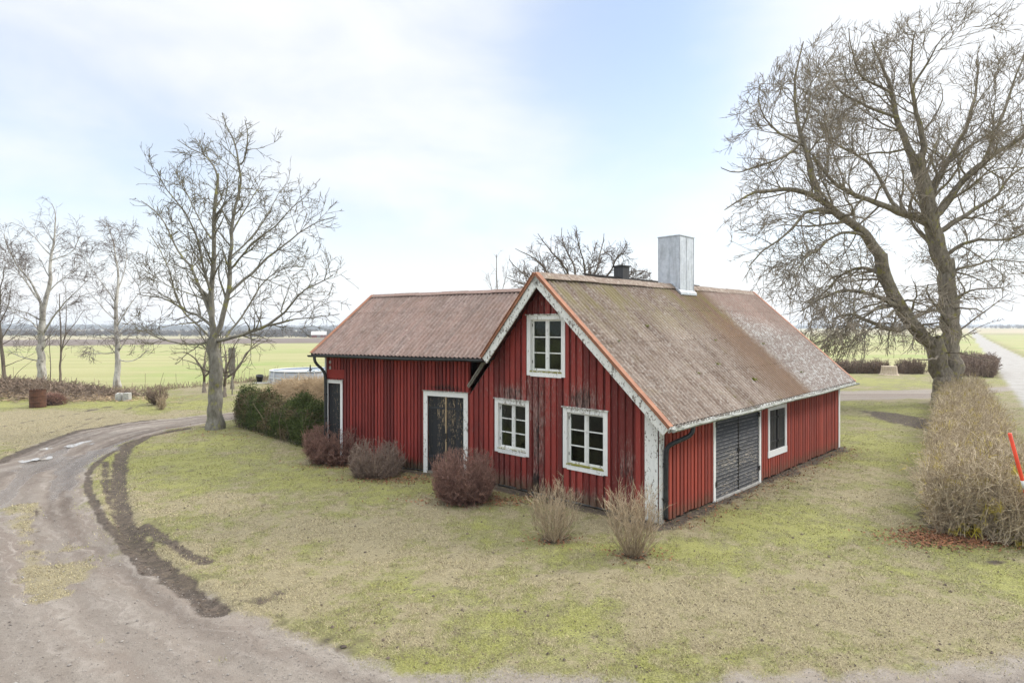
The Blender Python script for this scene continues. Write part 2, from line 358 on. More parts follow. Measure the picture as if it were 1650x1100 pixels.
def board_wall(fr, mb, L, top, base, openings, pitch, bw, thick=0.045, dmg=None, seg=0.22):
    """backing boards + battens; openings (u0,u1,z0,z1)"""
    ub = sorted(set([0, L] + [o for op in openings for o in op[:2]]))
    nb = int(L / pitch)
    us = sorted(set(ub + [pitch * (i + 0.5) for i in range(nb) if all(abs(pitch * (i + 0.5) - x) > 0.03 for x in ub)]))
    def strips(uc, w=0):
        z0, z1 = base(uc), top(uc); iv = [(z0, z1)]
        for (a, b, c, d) in openings:
            if a - w < uc < b + w:
                nv = []
                for (p, q) in iv:
                    if d <= p or c >= q: nv.append((p, q)); continue
                    if c > p: nv.append((p, c))
                    if d < q: nv.append((d, q))
                iv = nv
        return iv
    def vs(u0, u1, n0, n1, p, q, rnd, tp=None):
        k = max(1, int(round((q - p) / seg))); zs = np.linspace(p, q, k + 1)
        V = []; Cc = []
        for i, z in enumerate(zs):
            za = zb = z
            if tp is not None and i == k: za, zb = tp
            for (u, nn, zz) in ((u0, n0, za), (u1, n0, zb), (u1, n1, zb), (u0, n1, za)):
                V.append(fr.p(u, nn, zz)); Cc.append((rnd, dmg((u0 + u1) / 2, z) if dmg else 0, 0, 1))
        f = []
        for i in range(k):
            for j in range(4):
                f.append([i * 4 + j, i * 4 + (j + 1) % 4, i * 4 + 4 + (j + 1) % 4, i * 4 + 4 + j])
        f.append([3, 2, 1, 0]); f.append([k * 4, k * 4 + 1, k * 4 + 2, k * 4 + 3])
        f = np.array(f); mb.add(V, f[:, ::-1] if fr.flip else f, col=Cc)
    for a, b in zip(us[:-1], us[1:]):
        uc = (a + b) / 2; off = random.uniform(-0.003, 0.003); rnd = random.random()
        for (p, q) in strips(uc):
            tp = (top(a), top(b)) if abs(q - top(uc)) < 1e-6 else None
            vs(a + 0.002, b - 0.002, -0.05, off, p, q, rnd, tp)
    i = 0; u = pitch * 0.5
    while u < L - 0.02:
        w = bw * random.uniform(0.88, 1.1); uu = u + random.uniform(-0.008, 0.008); rnd = random.random()
        for (p, q) in strips(uu, w * 0.55):
            isb = abs(q - top(uu)) < 1e-6
            tp = (top(uu - w / 2), top(uu + w / 2)) if isb else None
            pb = p - (random.uniform(-0.03, 0.02) if abs(p - base(uu)) < 1e-6 else 0)
            vs(max(0.0, uu - w / 2), uu + w / 2, 0.006, thick + random.uniform(-0.003, 0.004), pb, q - (0 if isb else 0.002), rnd, tp)
        u += pitch

def part(name, mb, mat, parent, label=None, smooth=False):
    o = mb.build(name, mat, parent, smooth=smooth)
    if label: o['label'] = label
    return o

# openings: windows and doors  (outer casing rectangle, opening is inset by cw)
cw = 0.115
W1 = (3.53, 4.71, 0.87, 2.27); W2 = (1.23, 2.47, 0.79, 2.24); W3 = (2.41, 3.60, 2.89, 4.40)
def inset(o, c=cw): return (o[0] + c - 0.02, o[1] - c + 0.02, o[2] + c - 0.02, o[3] - c + 0.02)
def spot(cs):
    def f(u, z):
        s = 0
        for (a, b, ra, rb, k) in cs: s = max(s, k * math.exp(-((u - a) / ra) ** 2 - ((z - b) / rb) ** 2))
        return s
    return f
gd = spot([(4.15, 2.42, 0.5, 0.22, 0.42), (1.95, 2.42, 0.45, 0.38, 0.46), (3.25, 1.4, 0.16, 1.1, 0.48), (3.3, 0.35, 0.2, 0.3, .6), (3.2, 2.4, 0.6, 0.8, 0.28), (0.75, 1.0, 0.2, 0.6, 0.38), (3.5, 0.1, 2.4, 0.25, 0.28), (1.6, 0.2, 1.2, 0.3, 0.3), (2.9, 4.6, 1.2, .3, .15)])
mb = MB(); board_wall(fg, mb, LG, gtop, lambda u: 0.06, [inset(W1), inset(W2), inset(W3)], 0.19, 0.125, dmg=gd, seg=0.16)
part('gable_wall', mb, M['red'], barn, 'decayed dark red board gable wall')
DR = (2.27, 4.93, 0.02, 2.00); W4 = (5.40, 6.68, 0.63, 1.94)
def etop(u): return 2.06 + 0.012 * u
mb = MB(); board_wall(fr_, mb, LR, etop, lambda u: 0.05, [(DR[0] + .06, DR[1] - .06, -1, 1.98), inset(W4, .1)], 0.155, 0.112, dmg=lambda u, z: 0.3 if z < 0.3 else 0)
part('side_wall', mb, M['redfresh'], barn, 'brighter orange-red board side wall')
DW = (0.03, 1.53, -0.02, 2.31); DS = (4.66, 5.37, 0.0, 2.46)
wd = spot([(2.0, 0.1, 1.2, 0.25, 0.6), (0.8, 2.4, .8, .12, .5)])
mb = MB(); board_wall(fw, mb, LW, lambda u: 3.28, lambda u: 0.05, [(DW[0] + .1, DW[1] - .1, -1, 2.2), (DS[0] + .08, DS[1] - 0.06, -1, 2.36)], 0.125, 0.078, dmg=wd)
part('wing_wall', mb, M['redw'], barn)

# hidden walls: far gable, left wall of the main block, wing end and wing back
WB = 4.9
pts = {'e': P0 + dr * LR, 'f': P0 + dr * LR + dg * LG}
def pw(name, A, B, top, pitch=0.2, mat='red'):
    d = (B - A); L = np.linalg.norm(d); d = d / L; n = np.array([d[1], -d[0]])
    cen = (P0 + dr * LR / 2 + dg * LG / 2) if name != 'wing_end_wall' and name != 'wing_back_wall' else (Q + dw * LW / 2 - nw * WB / 2)
    if np.dot((A + B) / 2 - cen, n) < 0: n = -n
    mb = MB(); board_wall(Fr(A, d, n), mb, L, top, lambda u: 0.04, [], pitch, 0.09); part(name, mb, M[mat], barn)
pw('rear_gable_wall', P0 + dr * LR, P0 + dr * LR + dg * LG, lambda u: gtop(u) + 0.13)
pw('rear_side_wall', P0 + dr * (LR), P0 + dr * LR * 0 + dg * LG + dr * 0.0 if False else Q, lambda u: 2.2) if False else None
A_, B_ = P0 + dg * LG + dr * 0.02, P0 + dg * LG + dr * LR
pw('rear_side_wall', A_, B_, lambda u: 2.22)
WC = W - nw * WB; 
def wgtop(u): return 3.28 + 0.70 * (min(u, WB - u)) - 0.02
pw('wing_end_wall', W, WC, wgtop)
pw('wing_back_wall', WC, WC - dw * (LW + 1.0), lambda u: 3.28)
# floor of planks and stone footing
mb = MB()
for fr, L, n0 in ((fg, LG, 0), (fr_, LR, 0), (fw, LW, 0)): fr.box(mb, 0.0, L, -0.22, -0.07, -0.3, 0.12)
part('stone_footing', mb, M['concrete'], barn)

# ------------------------------------------------------------------ roof
def roof_sheet(mb, E0, E1, up, uend=None, period=0.146, amp=0.026, rows=3, rise=0.007, u0=0.0, smooth=True, ustart=None):
    """E0,E1 eave ends; up = vector from eave to ridge"""
    E0, E1, up = map(lambda a: np.asarray(a, float), (E0, E1, up))
    L = np.linalg.norm(E1 - E0); d = (E1 - E0) / L; S = np.linalg.norm(up)
    nrm = np.cross(d, up / S); nrm = nrm if nrm[2] > 0 else -nrm
    nu = int(L / period * 8) + 1; u = np.linspace(0, L, nu)
    sheetw = 0.146 * 6
    for r in range(rows):
        v0 = r / rows; v1 = (r + 1) / rows + (0.03 if r < rows - 1 else 0)
        vs = np.linspace(v0, v1, 5)
        U, Vv = np.meshgrid(u, vs, indexing='ij')
        UU = U.copy()
        if uend is not None: UU = np.minimum(U, uend(Vv))
        if ustart is not None: UU = np.maximum(UU, ustart(Vv))
        sid = np.floor(UU / sheetw)
        t = (Vv - v0) / (v1 - v0)
        h = amp * np.sin(2 * math.pi * UU / period) + rise * (1 - t) + 0.006 * (_h(sid, sid * 0 + r, 5) - 0.5)
        up_ = Vv
        P = E0 + d * UU[..., None] + up * up_[..., None] + nrm * h[..., None]
        # top and 8 mm lower skin
        tint = _h(sid, sid * 0 + r, 11) * 0.9
        col = np.stack([tint, (UU + u0) / 20, up_ * S / 10, np.ones_like(UU)], -1)
        nu_, nv_ = U.shape
        idx = np.arange(nu_ * nv_).reshape(nu_, nv_)
        f = np.stack([idx[:-1, :-1], idx[1:, :-1], idx[1:, 1:], idx[:-1, 1:]], -1).reshape(-1, 4)
        mb.add(P.reshape(-1, 3), f, col=col.reshape(-1, 4))
        P2 = P - nrm * 0.008
        mb.add(P2.reshape(-1, 3), f[:, ::-1], col=col.reshape(-1, 4))
        k = nu_; Ve = np.concatenate([P[:, 0], P2[:, 0]]); ii = np.arange(k - 1)
        mb.add(Ve, np.stack([ii, ii + 1, k + ii + 1, k + ii], -1), col=np.concatenate([col[:, 0]] * 2))
OV = 0.36; EO = 0.42
def ridge_z(t): return 5.30 + 0.012 * t
LT = LR + OV + 0.35
RB = P0 - dr * OV
R0 = np.r_[RB + dg * UA, 5.30 + 0.03]; R1 = np.r_[RB + dr * LT + dg * UA, 5.42 + 0.03]
E0 = np.r_[RB - dg * EO, 2.06 + 0.05]; E1 = np.r_[RB + dr * LT - dg * EO, 2.24 + 0.05]
UL = LG + 0.45
F0 = np.r_[RB + dg * UL, ZA - SL * (UL - UA) + 0.03]; F1 = np.r_[RB + dr * LT + dg * UL, ZA - SL * (UL - UA) + 0.15]
roof = bpy.data.objects.new('roof', None); 
mb = MB(); roof_sheet(mb, E0, E1, ((R0 - E0) + (R1 - E1)) / 2, rows=4)
mb2 = mb
roof = part('roof', mb, M['roof'], barn, 'corrugated grey-brown main roof with lichen and moss', smooth=True)
# left slope of the main block: from its eave (behind the wing) to the ridge
mb = MB(); vcut = (UL - 4.88) / (UL - UA); roof_sheet(mb, F0 + np.r_[0, 0, .0], F1, ((R0 - F0) + (R1 - F1)) / 2, rows=4, u0=0, ustart=lambda v: np.where(v < vcut, OV + 0.06, 0.0))
part('roof_slope', mb, M['roofw'], barn, smooth=True)
# soffit boards
mb = MB()
Fm0, Fm1 = F0 + (R0 - F0) * vcut, F1 + (R1 - F1) * vcut; Fs = F0 + np.r_[dr, 0] * (OV + .08); Fms = Fm0 + np.r_[dr, 0] * (OV + .08)
for a0, a1, b0, b1 in ((E0, E1, R0, R1), (Fm0, Fm1, R0, R1), (Fs, F1, Fms, Fm1)):
    n = np.cross(a1 - a0, b0 - a0); n /= np.linalg.norm(n); n = n if n[2] > 0 else -n
    t0, t1 = 0.035, 0.06
    V = [a0 - n * t1, a1 - n * t1, b1 - n * t1, b0 - n * t1, a0 - n * t0, a1 - n * t0, b1 - n * t0, b0 - n * t0]
    mb.add(V, CUBEF)
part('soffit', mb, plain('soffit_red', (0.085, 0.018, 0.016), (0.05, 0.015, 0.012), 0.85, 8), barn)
# wing roof
we = 0.34; WSL = 0.70; zE = 3.30 - 0.0
lo = 0.33
We0 = np.r_[W + dw * lo + nw * we, 3.255 + 0.03]
depth = we + WB / 2
ztop = 3.255 + 0.03 + depth * WSL
upw = np.r_[-nw * depth, depth * WSL]
def wing_uend(v, back=False):
    """distance along the eave (from the outer end) where the wing roof dives under the main slope"""
    v = np.asarray(v, float); out = np.zeros_like(v)
    base = np.array([np.r_[W + dw * lo + nw * we, 3.285], upw])
    for i, vv in np.ndenumerate(v):
        p = base[0] + upw * vv
        if back: p = np.r_[(WC + dw * lo - nw * we), 3.285] + np.r_[nw * depth, depth * WSL] * vv
        ts = np.linspace(0, 9, 181); uu = ((p[0] - dw[0] * ts - P0[0]) * dg[0] + (p[1] - dw[1] * ts - P0[1]) * dg[1])
        zz = ZA - SL * (uu - UA) + 0.02; k = np.argmax(zz > p[2] + 0.05) if (zz > p[2] + 0.05).any() else 180
        out[i] = ts[k]
    return out
vv = np.linspace(0, 1.04, 27); ue = wing_uend(vv); ueb = wing_uend(vv, True)
mb = MB(); roof_sheet(mb, We0, We0 - np.r_[dw * 8.5, 0], upw, uend=lambda v: np.interp(v, vv, ue), rows=3, period=0.146)
part('wing_roof', mb, M['roofw'], barn, 'reddish corrugated roof of the lower wing', smooth=True)
mb = MB(); Wb0 = np.r_[WC + dw * lo - nw * we, 3.285]
roof_sheet(mb, Wb0, Wb0 - np.r_[dw * 8.5, 0], np.r_[nw * depth, depth * WSL], uend=lambda v: np.interp(v, vv, ueb), rows=3)
part('wing_roof_slope', mb, M['roofw'], barn, smooth=True)
# wing soffit
mb = MB(); e = np.interp(0, vv, ue); t = np.interp(1, vv, ue)
for (s0, up3, e0, e1) in ((We0, upw, e, t), (Wb0, np.r_[nw * depth, depth * WSL], np.interp(0, vv, ueb), np.interp(1, vv, ueb))):
    dz = np.array([0, 0, -0.045]); dz2 = np.array([0, 0, -0.07]); D3 = -np.r_[dw, 0]
    c = [s0, s0 + D3 * e0, s0 + up3 + D3 * e1, s0 + up3]
    mb.add([p + dz2 for p in c] + [p + dz for p in c], CUBEF)
part('wing_soffit', mb, M['dark'], barn)
# ridge caps
mb = MB()
def ridge_cap(mb, A, B, h=0.055, w=0.17, sl=(0.9, 0.9), dn=None):
    d = (B - A) / np.linalg.norm(B - A); s = np.cross(d, [0, 0, 1]); s /= np.linalg.norm(s)
    L = np.linalg.norm(B - A); k = int(L / 1.1) + 1
    for i in range(k):
        a = A + d * (L * i / k); b = A + d * min(L, L * (i + 1) / k + 0.05); o = 0.010 * (i % 2) 
        for sg, sp in ((1, sl[0]), (-1, sl[1])):
            down = np.array([0, 0, -1.0]) * w * sp + s * sg * w
            V = [a + [0, 0, h + o], b + [0, 0, h + o], b + [0, 0, h + o] + down, a + [0, 0, h + o] + down]
            V2 = [v - np.array([0, 0, 0.012]) for v in V]
            mb.add(V + V2, [[0, 1, 2, 3], [7, 6, 5, 4], [0, 4, 5, 1], [2, 6, 7, 3], [1, 5, 6, 2], [3, 7, 4, 0]], col=(random.random() * .5, .2, .4, 1))
sd = np.cross((R1 - R0) / np.linalg.norm(R1 - R0), [0, 0, 1])
ridge_cap(mb, R0 + 0.02, R1, sl=(SR, SL) if np.dot(sd[:2], -dg) > 0 else (SL, SR))
part('ridge_cap', mb, M['roof'], roof)
WR0 = We0 + upw; mb = MB()
ridge_cap(mb, WR0, WR0 - np.r_[dw, 0] * np.interp(1, vv, ue), h=0.05, w=0.14, sl=(WSL, WSL))
part('wing_ridge_cap', mb, M['roofw'], barn)

# ------------------------------------------------------------------ barge boards and verge trim (gable faces camera)
def gablebarge(mbw, mbo, fr, n, pts, w=0.20, th=0.035):
    for (ua, za), (ub, zb) in pts:
        A = fr.p(ua, n, za); B = fr.p(ub, n, zb); d = (B - A) / np.linalg.norm(B - A); nn = fr.n
        h = np.cross(d, nn); h = h if h[2] > 0 else -h
        beam(mbw, A - h * (w / 2 + 0.02), B - h * (w / 2 + 0.02), nn * th, h * w, col=(random.random(), 0.1, 0, 1))
        if mbo is not None:
            beam(mbo, A + h * 0.045, B + h * 0.045, nn * 0.15, h * 0.014)
            beam(mbo, A + nn * 0.045 + h * 0.005, B + nn * 0.045 + h * 0.005, nn * 0.018, h * 0.06)
mbw, mbo = MB(), MB()
zr = lambda u: float(gz(u)) + 0.05
eu = -EO - 0.02; ez = 2.085
gablebarge(mbw, mbo, fg, OV, [((eu, ez), (UA, ZA + 0.05)), ((4.86, ZA - SL * (4.86 - UA) + .05), (UA, ZA + 0.05))])
part('barge_board', mbw, M['whitepeel'], barn, 'peeling white barge boards below the orange verge')
part('verge_trim', mbo, M['orange'], barn)
# lower continuation board of the gable on the wall (below the wing eave)
mb = MB(); A = fg.p(5.74, 0.055, 2.50); B = fg.p(5.10, 0.06, 3.21); d = (B - A) / np.linalg.norm(B - A); h = np.cross(d, fg.n)
beam(mb, A, B, fg.n * 0.05, h * 0.045); beam(mb, A + h * 0.05 - fg.n * .01, B + h * 0.05 - fg.n * .01, fg.n * 0.04, h * 0.03)
part('flashing_board', mb, M['bareboard'], barn)
# rear gable verge and wing verge
mbo = MB(); fb = Fr(P0 + dr * (LR + 0.33), dg, dr)
gablebarge(mb := MB(), mbo, fb, 0.0, [((-EO, 2.26), (UA, 5.45)), ((UL, ZA - SL * (UL - UA) + .14), (UA, 5.45))])
part('rear_barge_board', mb, M['whitepeel'], barn); part('rear_verge_trim', mbo, M['orange'], barn)
mbo = MB(); mb = MB()
for s0, up3 in ((We0, upw), (Wb0, np.r_[nw * depth, depth * WSL])):
    A = s0; B = s0 + up3; h = np.cross(up3 / np.linalg.norm(up3), np.r_[dw, 0]); h = h if h[2] > 0 else -h
    beam(mbo, A + h * 0.04, B + h * 0.04, np.r_[dw, 0] * 0.12, h * 0.014); beam(mb, A - h * 0.07, B - h * 0.07, np.r_[dw, 0] * 0.03, h * 0.16)
part('wing_verge_trim', mbo, M['orange'], barn); part('wing_barge_board', mb, M['dark'], barn)

# ------------------------------------------------------------------ corner boards
mb = MB(); fg.box(mb, 0.0, 0.30, 0.038, 0.062, 0.05, gtop(0.1) - .02, (.4, .06, 0, 1), z1b=gtop(0.3)); fr_.box(mb, -0.062, 0.10, 0.038, 0.060, 0.03, 2.03, (.6, .06, 0, 1))
part('corner_board', mb, M['whitepeel'], barn, 'wide white corner board with flaking paint')
mb = MB(); fr_.box(mb, LR - 0.12, LR + 0.03, 0.03, 0.055, 0.05, 2.16); part('corner_board', mb, M['whiteclean'], barn)
mb = MB(); fw.box(mb, LW - 0.0, LW + 0.05, -0.12, 0.05, 0.05, 3.26); part('corner_board', mb, M['whiteclean'], barn)

# ------------------------------------------------------------------ windows
def window(fr, o, rows=3, leafmoss=0.5, mat='white'):
    u0, u1, z0, z1 = o; c = cw
    mb = MB(); r = random.random
    fr.box(mb, u0, u0 + c, 0.030, 0.058, z0 + 0.02, z1 - 0.02, (r(), 0.1, 0, 1)); fr.box(mb, u1 - c, u1, 0.030, 0.058, z0 + 0.02, z1 - 0.02, (r(), 0.1, 0, 1))
    fr.box(mb, u0 + c, u1 - c, 0.030, 0.055, z1 - c - .01, z1 - 0.01, (r(), 0.25, 0, 1)); fr.box(mb, u0 + c, u1 - c, 0.030, 0.055, z0, z0 + c + .01, (r(), 0.15, 0, 1))
    fr.box(mb, u0 - 0.03, u1 + 0.03, 0.028, 0.085, z1 - 0.018, z1 + 0.006, (r(), 0.45, 0, 1))
    # reveals
    a, b, p, q = u0 + c, u1 - c, z0 + c, z1 - c
    fr.box(mb, a - 0.02, a, -0.16, 0.03, p, q); fr.box(mb, b, b + 0.02, -0.16, 0.03, p, q); fr.box(mb, a - 0.02, b + 0.02, -0.16, 0.03, q, q + 0.02)
    w = part('window', mb, M[mat], barn)
    mb = MB(); fr.box(mb, a - 0.02, b + 0.02, -0.16, 0.062, p - 0.01, p + 0.022, (0.3, 0.35, leafmoss, 1)); s = part('sill', mb, M[mat], w)
    mb = MB(); p += 0.025; m = (a + b) / 2; st = 0.052
    for (x0, x1) in ((a + .004, m - .006), (m + 0.006, b - .004)):
        fr.box(mb, x0, x0 + st, -0.06, -0.022, p, q, (r(), .1, 0, 1)); fr.box(mb, x1 - st, x1, -0.06, -0.022, p, q, (r(), .1, 0, 1))
        fr.box(mb, x0 + st, x1 - st, -0.058, -0.024, p, p + st, (r(), .25, .2, 1)); fr.box(mb, x0 + st, x1 - st, -0.058, -0.024, q - st, q, (r(), .1, 0, 1))
        for k in range(1, rows):
            zz = p + st + (q - p - 2 * st) * k / rows; fr.box(mb, x0 + st, x1 - st, -0.054, -0.028, zz - 0.013, zz + 0.013, (r(), .2, 0.1, 1))
    fr.box(mb, m - 0.022, m + 0.022, -0.03, -0.008, p, q, (r(), .2, 0, 1))
    part('sash', mb, M[mat], w)
    mb = MB(); fr.box(mb, a + .03, b - .03, -0.044, -0.040, p + .02, q - .02); part('glass', mb, M['glass'], w)
    for zz in (p + 0.18, q - 0.18):
        for x in (a + .006, b - .02): mb = MB(); fr.box(mb, x, x + .014, -0.022, -0.012, zz, zz + .07); part('hinge', mb, M['iron'], w)
    return w
window(fg, W1); window(fg, W2, leafmoss=0.62); window(fg, W3, leafmoss=0.6)
# dark boxes added behind the windows to shut out stray light
def dark_box(fr, u0, u1, n0, z0, z1):
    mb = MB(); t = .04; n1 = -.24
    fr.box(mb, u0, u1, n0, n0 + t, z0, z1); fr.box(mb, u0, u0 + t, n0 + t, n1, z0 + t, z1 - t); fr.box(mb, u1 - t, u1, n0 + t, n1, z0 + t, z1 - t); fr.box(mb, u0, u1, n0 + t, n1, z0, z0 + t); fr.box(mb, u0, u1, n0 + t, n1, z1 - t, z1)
    part('dark_box_lining', mb, M['dark'], barn)
dark_box(fg, .5, 5.1, -3.2, .2, 2.42); dark_box(fg, 2.2, 3.8, -2.4, 2.7, 4.45)
# shuttered window on the side wall
mb = MB(); u0, u1, z0, z1 = W4; c = 0.10
fr_.box(mb, u0, u0 + c, .03, .06, z0 + .1, z1); fr_.box(mb, u1 - c, u1, .03, .06, z0 + .1, z1); fr_.box(mb, u0 + c, u1 - c, .03, .057, z1 - c, z1 - .002); fr_.box(mb, u0 - .02, u1 + .02, .03, .066, z0 - .06, z0 + .11, (.3, .3, .2, 1))
w4 = part('shuttered_window', mb, M['whiteclean'], barn)
mb = MB(); m = (u0 + u1) / 2 + .02
for a, b in ((u0 + c, m - 0.05), (m + 0.05, u1 - c)):
    for k in range(3):
        x0 = a + (b - a) * k / 3; fr_.box(mb, x0 + .003, a + (b - a) * (k + 1) / 3 - .003, -0.01, .022 + .002 * k, z0 + .11, z1 - c)
    for zz in (z0 + .3, z1 - .35): fr_.box(mb, a + .02, b - .02, .026, .045, zz, zz + .06)
part('shutter', mb, M['shutter'], w4)
mb = MB(); fr_.box(mb, m - .06, m + .06, -0.03, -0.012, z0 + .1, z1 - c); part('backing', mb, M['dark'], w4)

# ------------------------------------------------------------------ doors
def casing(mb, fr, o, c, top=True, lip=0.02):
    u0, u1, z0, z1 = o
    fr.box(mb, u0, u0 + c, 0.030, 0.062, z0, z1 - c, (random.random(), .2, 0, 1)); fr.box(mb, u1 - c, u1, 0.030, 0.062, z0, z1 - c, (random.random(), .2, 0, 1))
    if top:
        fr.box(mb, u0, u1, 0.030, 0.065, z1 - c, z1, (random.random(), .1, 0, 1)); fr.box(mb, u0 - lip, u1 + lip, 0.03, 0.09, z1 + .001, z1 + .02, (.5, .6, 0, 1))
def plank_door(mb, fr, a, b, z0, z1, n=4, nn=0.0):
    for k in range(n):
        x0 = a + (b - a) * k / n; x1 = a + (b - a) * (k + 1) / n
        fr.box(mb, x0 + .004, x1 - .004, nn - .03, nn + random.uniform(-.003, .003), z0 + random.uniform(0, .02), z1, (random.random(), .05 + random.random() * .2, 0, 1))
mb = MB(); casing(mb, fw, DW, 0.135); d1 = part('double_door', mb, M['white'], barn, 'tall black double door with white casing in the wing')
a, b = DW[0] + .135, DW[1] - .135; m = (a + b) / 2
for (x0, x1) in ((a, m - .008), (m + .008, b)):
    mb = MB(); plank_door(mb, fw, x0, x1, 0.05, 2.17, 4)
    for zz in (0.45, 1.82): fw.box(mb, x0 + .02, x1 - .02, .006, .022, zz, zz + .05, (.2, 0, 0, 1))
    part('door_leaf', mb, M['black'], d1)
mb = MB(); fw.box(mb, m - .022, m + .012, .004, .03, 0.1, 2.16, (.9, .8, 0, 1)); part('cover_strip', mb, M['black'], d1)
mb = MB(); fw.box(mb, m - .03, m + .05, .03, .05, 1.0, 1.16); fw.box(mb, m - .075, m - .03, .02, .05, 0.93, 0.97); part('latch', mb, M['iron'], d1)
mb = MB(); fw.box(mb, a, b, -0.1, 0.07, 0.0, 0.05); part('threshold', mb, M['bareboard'], d1)
mb = MB(); casing(mb, fw, DS, 0.09); fw.box(mb, 4.60, 5.30, .03, .05, 2.55, 2.83, (.3, .0, 0, 1)) if False else None
d2 = part('small_door', mb, M['whiteclean'], barn, 'narrow black plank door at the far corner')
mb = MB(); plank_door(mb, fw, DS[0] + .09, DS[1] - .07, 0.05, 2.37, 4); fw.box(mb, DS[0] + .1, DS[1] - .12, .005, .02, 2.0, 2.06); part('door_leaf', mb, M['black'], d2)
mb = MB(); fw.box(mb, 4.60, 5.33, .03, .052, 2.53, 2.80, (.3, .0, 0, 1)); part('patch_board', mb, paint('patch_red', (0.26, 0.03, 0.022), (0.22, 0.025, 0.02), (0.2, 0.1, 0.07), 0.95, None), barn)
# side double door with horizontal slats
mb = MB(); u0, u1, z0, z1 = DR
fr_.box(mb, u0, u0 + .11, .03, .06, 0.0, 2.04); fr_.box(mb, u1 - .11, u1, .03, .06, 0.0, 2.06); fr_.box(mb, u0 + .1, u1 - .1, .031, .058, 2.03, 2.07)
d3 = part('garage_door', mb, M['white'], barn, 'wide black double door of horizontal slats with flaking paint')
m = (u0 + u1) / 2 + .02
for x0, x1 in ((u0 + .11, m - .006), (m + .006, u1 - .11)):
    mb = MB(); z = 0.05
    while z < 2.03:
        zt = min(z + .088, 2.05)
        V = [fr_.p(x0, -.03, z), fr_.p(x1, -.03, z), fr_.p(x1, .044, z), fr_.p(x0, .044, z), fr_.p(x0, -.03, zt), fr_.p(x1, -.03, zt), fr_.p(x1, .012, zt), fr_.p(x0, .012, zt)]
        g = math.exp(-((z - .75) / .3) ** 2) * .4 + (.3 if z < .35 else 0)
        rc_ = random.random(); mb.add(V, CUBEF[:, ::-1] if fr_.flip else CUBEF, col=[(rc_, g, 1 if i_ < 4 else 0, 1) for i_ in range(8)]); z += .0885
    part('door_leaf', mb, M['slats'], d3)
mb = MB(); fr_.box(mb, m - .012, m + .02, .03, .045, 0.06, 2.03); fr_.box(mb, m - .06, m + .06, .035, .06, 1.02, 1.07); part('latch', mb, M['iron'], d3)
for zz in (0.35, 1.75):
    for x in (u0 + .09, u1 - .16): mb = MB(); fr_.box(mb, x, x + .07, .06, .075, zz, zz + .12); part('hinge', mb, M['iron'], d3)
mb = MB(); fr_.box(mb, u0 + .11, u1 - .11, -.1, .08, 0.0, 0.05); part('threshold', mb, M['concrete'], d3)
# fascia of the side eave
mb = MB(); A = E0 - np.r_[ng, 0] * 0; beam(mb, E0 + [0, 0, -.07], E1 + [0, 0, -.07], np.r_[nr, 0] * .025, [0, 0, .11], (.5, .3, 0, 1)); part('fascia', mb, M['whitepeel'], barn)
mb = MB(); beam(mb, We0 + [0, 0, -.06], We0 - np.r_[dw, 0] * e + [0, 0, -.06], np.r_[nw, 0] * .025, [0, 0, .09]); part('wing_fascia', mb, M['dark'], barn)

# ------------------------------------------------------------------ gutters and downpipes
def gutter(name, A, B, out, mat, r=0.062, brackets=0.75):
    A, B = np.array(A, float), np.array(B, float); d = (B - A) / np.linalg.norm(B - A); o = np.r_[out, 0]; L = np.linalg.norm(B - A)
    mb = MB(); k = 9; K = 14; V = []
    for t in np.linspace(0, L, K):
        sag = 0.012 * math.sin(t * 1.3)
        for rr in (r, r - .006):
            for a in np.linspace(math.pi, 2 * math.pi, k): V.append(A + d * t + o * (rr * math.cos(a)) + np.array([0, 0, rr * math.sin(a) + sag]))
    f = []
    for i in range(K - 1):
        for j in range(2 * k - 1):
            if j == k - 1: continue
            a = i * 2 * k + j; f.append([a, a + 1, a + 2 * k + 1, a + 2 * k])
        for (p, q) in ((0, k), (k - 1, 2 * k - 1)):
            f.append([i * 2 * k + p, i * 2 * k + q, (i + 1) * 2 * k + q, (i + 1) * 2 * k + p])
    mb.add(V, f)
    for e_, sg in ((A, 1), (B, -1)):
        ring = [e_ + o * (r * math.cos(a)) + np.array([0, 0, r * math.sin(a)]) for a in np.linspace(math.pi, 2 * math.pi, k)]
        ring2 = [p + d * sg * .008 for p in ring]; c = [e_ + [0, 0, 0], e_ + d * sg * .008]
        mb.add(ring + ring2 + c, tris=[[i, i + 1, 2 * k] for i in range(k - 1)] + [[k + i, k + i + 1, 2 * k + 1] for i in range(k - 1)])
    g = part(name, mb, M[mat], barn, smooth=True)
    t = 0.3
    while t < L:
        p = A + d * t; mb = MB()
        beam(mb, p - o * r + [0, 0, .004], p + o * (r + .004) + [0, 0, .004], d * .02, [0, 0, .005]); beam(mb, p - o * (r + .0) + [0, 0, .0], p - o * (r + .09) + [0, 0, .07], d * .02, np.array([0, 0, .006]))
        part('gutter_bracket', mb, M['iron'], g); t += brackets
    return g
gutter('gutter', E0 + np.r_[nr * .085, -.055] + np.r_[dr * .03, 0], E1 + np.r_[nr * .085, -.05], nr, 'gutter_old')
gutter('wing_gutter', We0 + np.r_[nw * .07 + dw * .04, -.04], We0 - np.r_[dw * (e - .05), 0] + np.r_[nw * .07, -.05], nw, 'gutter', brackets=0.7)
def downpipe(pts, r, lab, col=(0.5, 0, 0, 1)):
    mb = MB(); P = np.array(pts, float)
    path_tube(mb, smooth_path(P, 40, 2), r, 12, col); 
    o = part('downpipe', mb, M['gutter'], barn, lab, smooth=True)
    mb = MB(); z = 0.5
    while z < pts[-3][2] - .1:
        mb = MB(); path_tube(mb, [[pts[-1][0], pts[-1][1], z], [pts[-1][0], pts[-1][1], z + .03]], r + .008, 12); z += 0.75
        part('pipe_clip', mb, M['iron'], o)
def pp(fr, u, n, z): return list(fr.p(u, n, z))
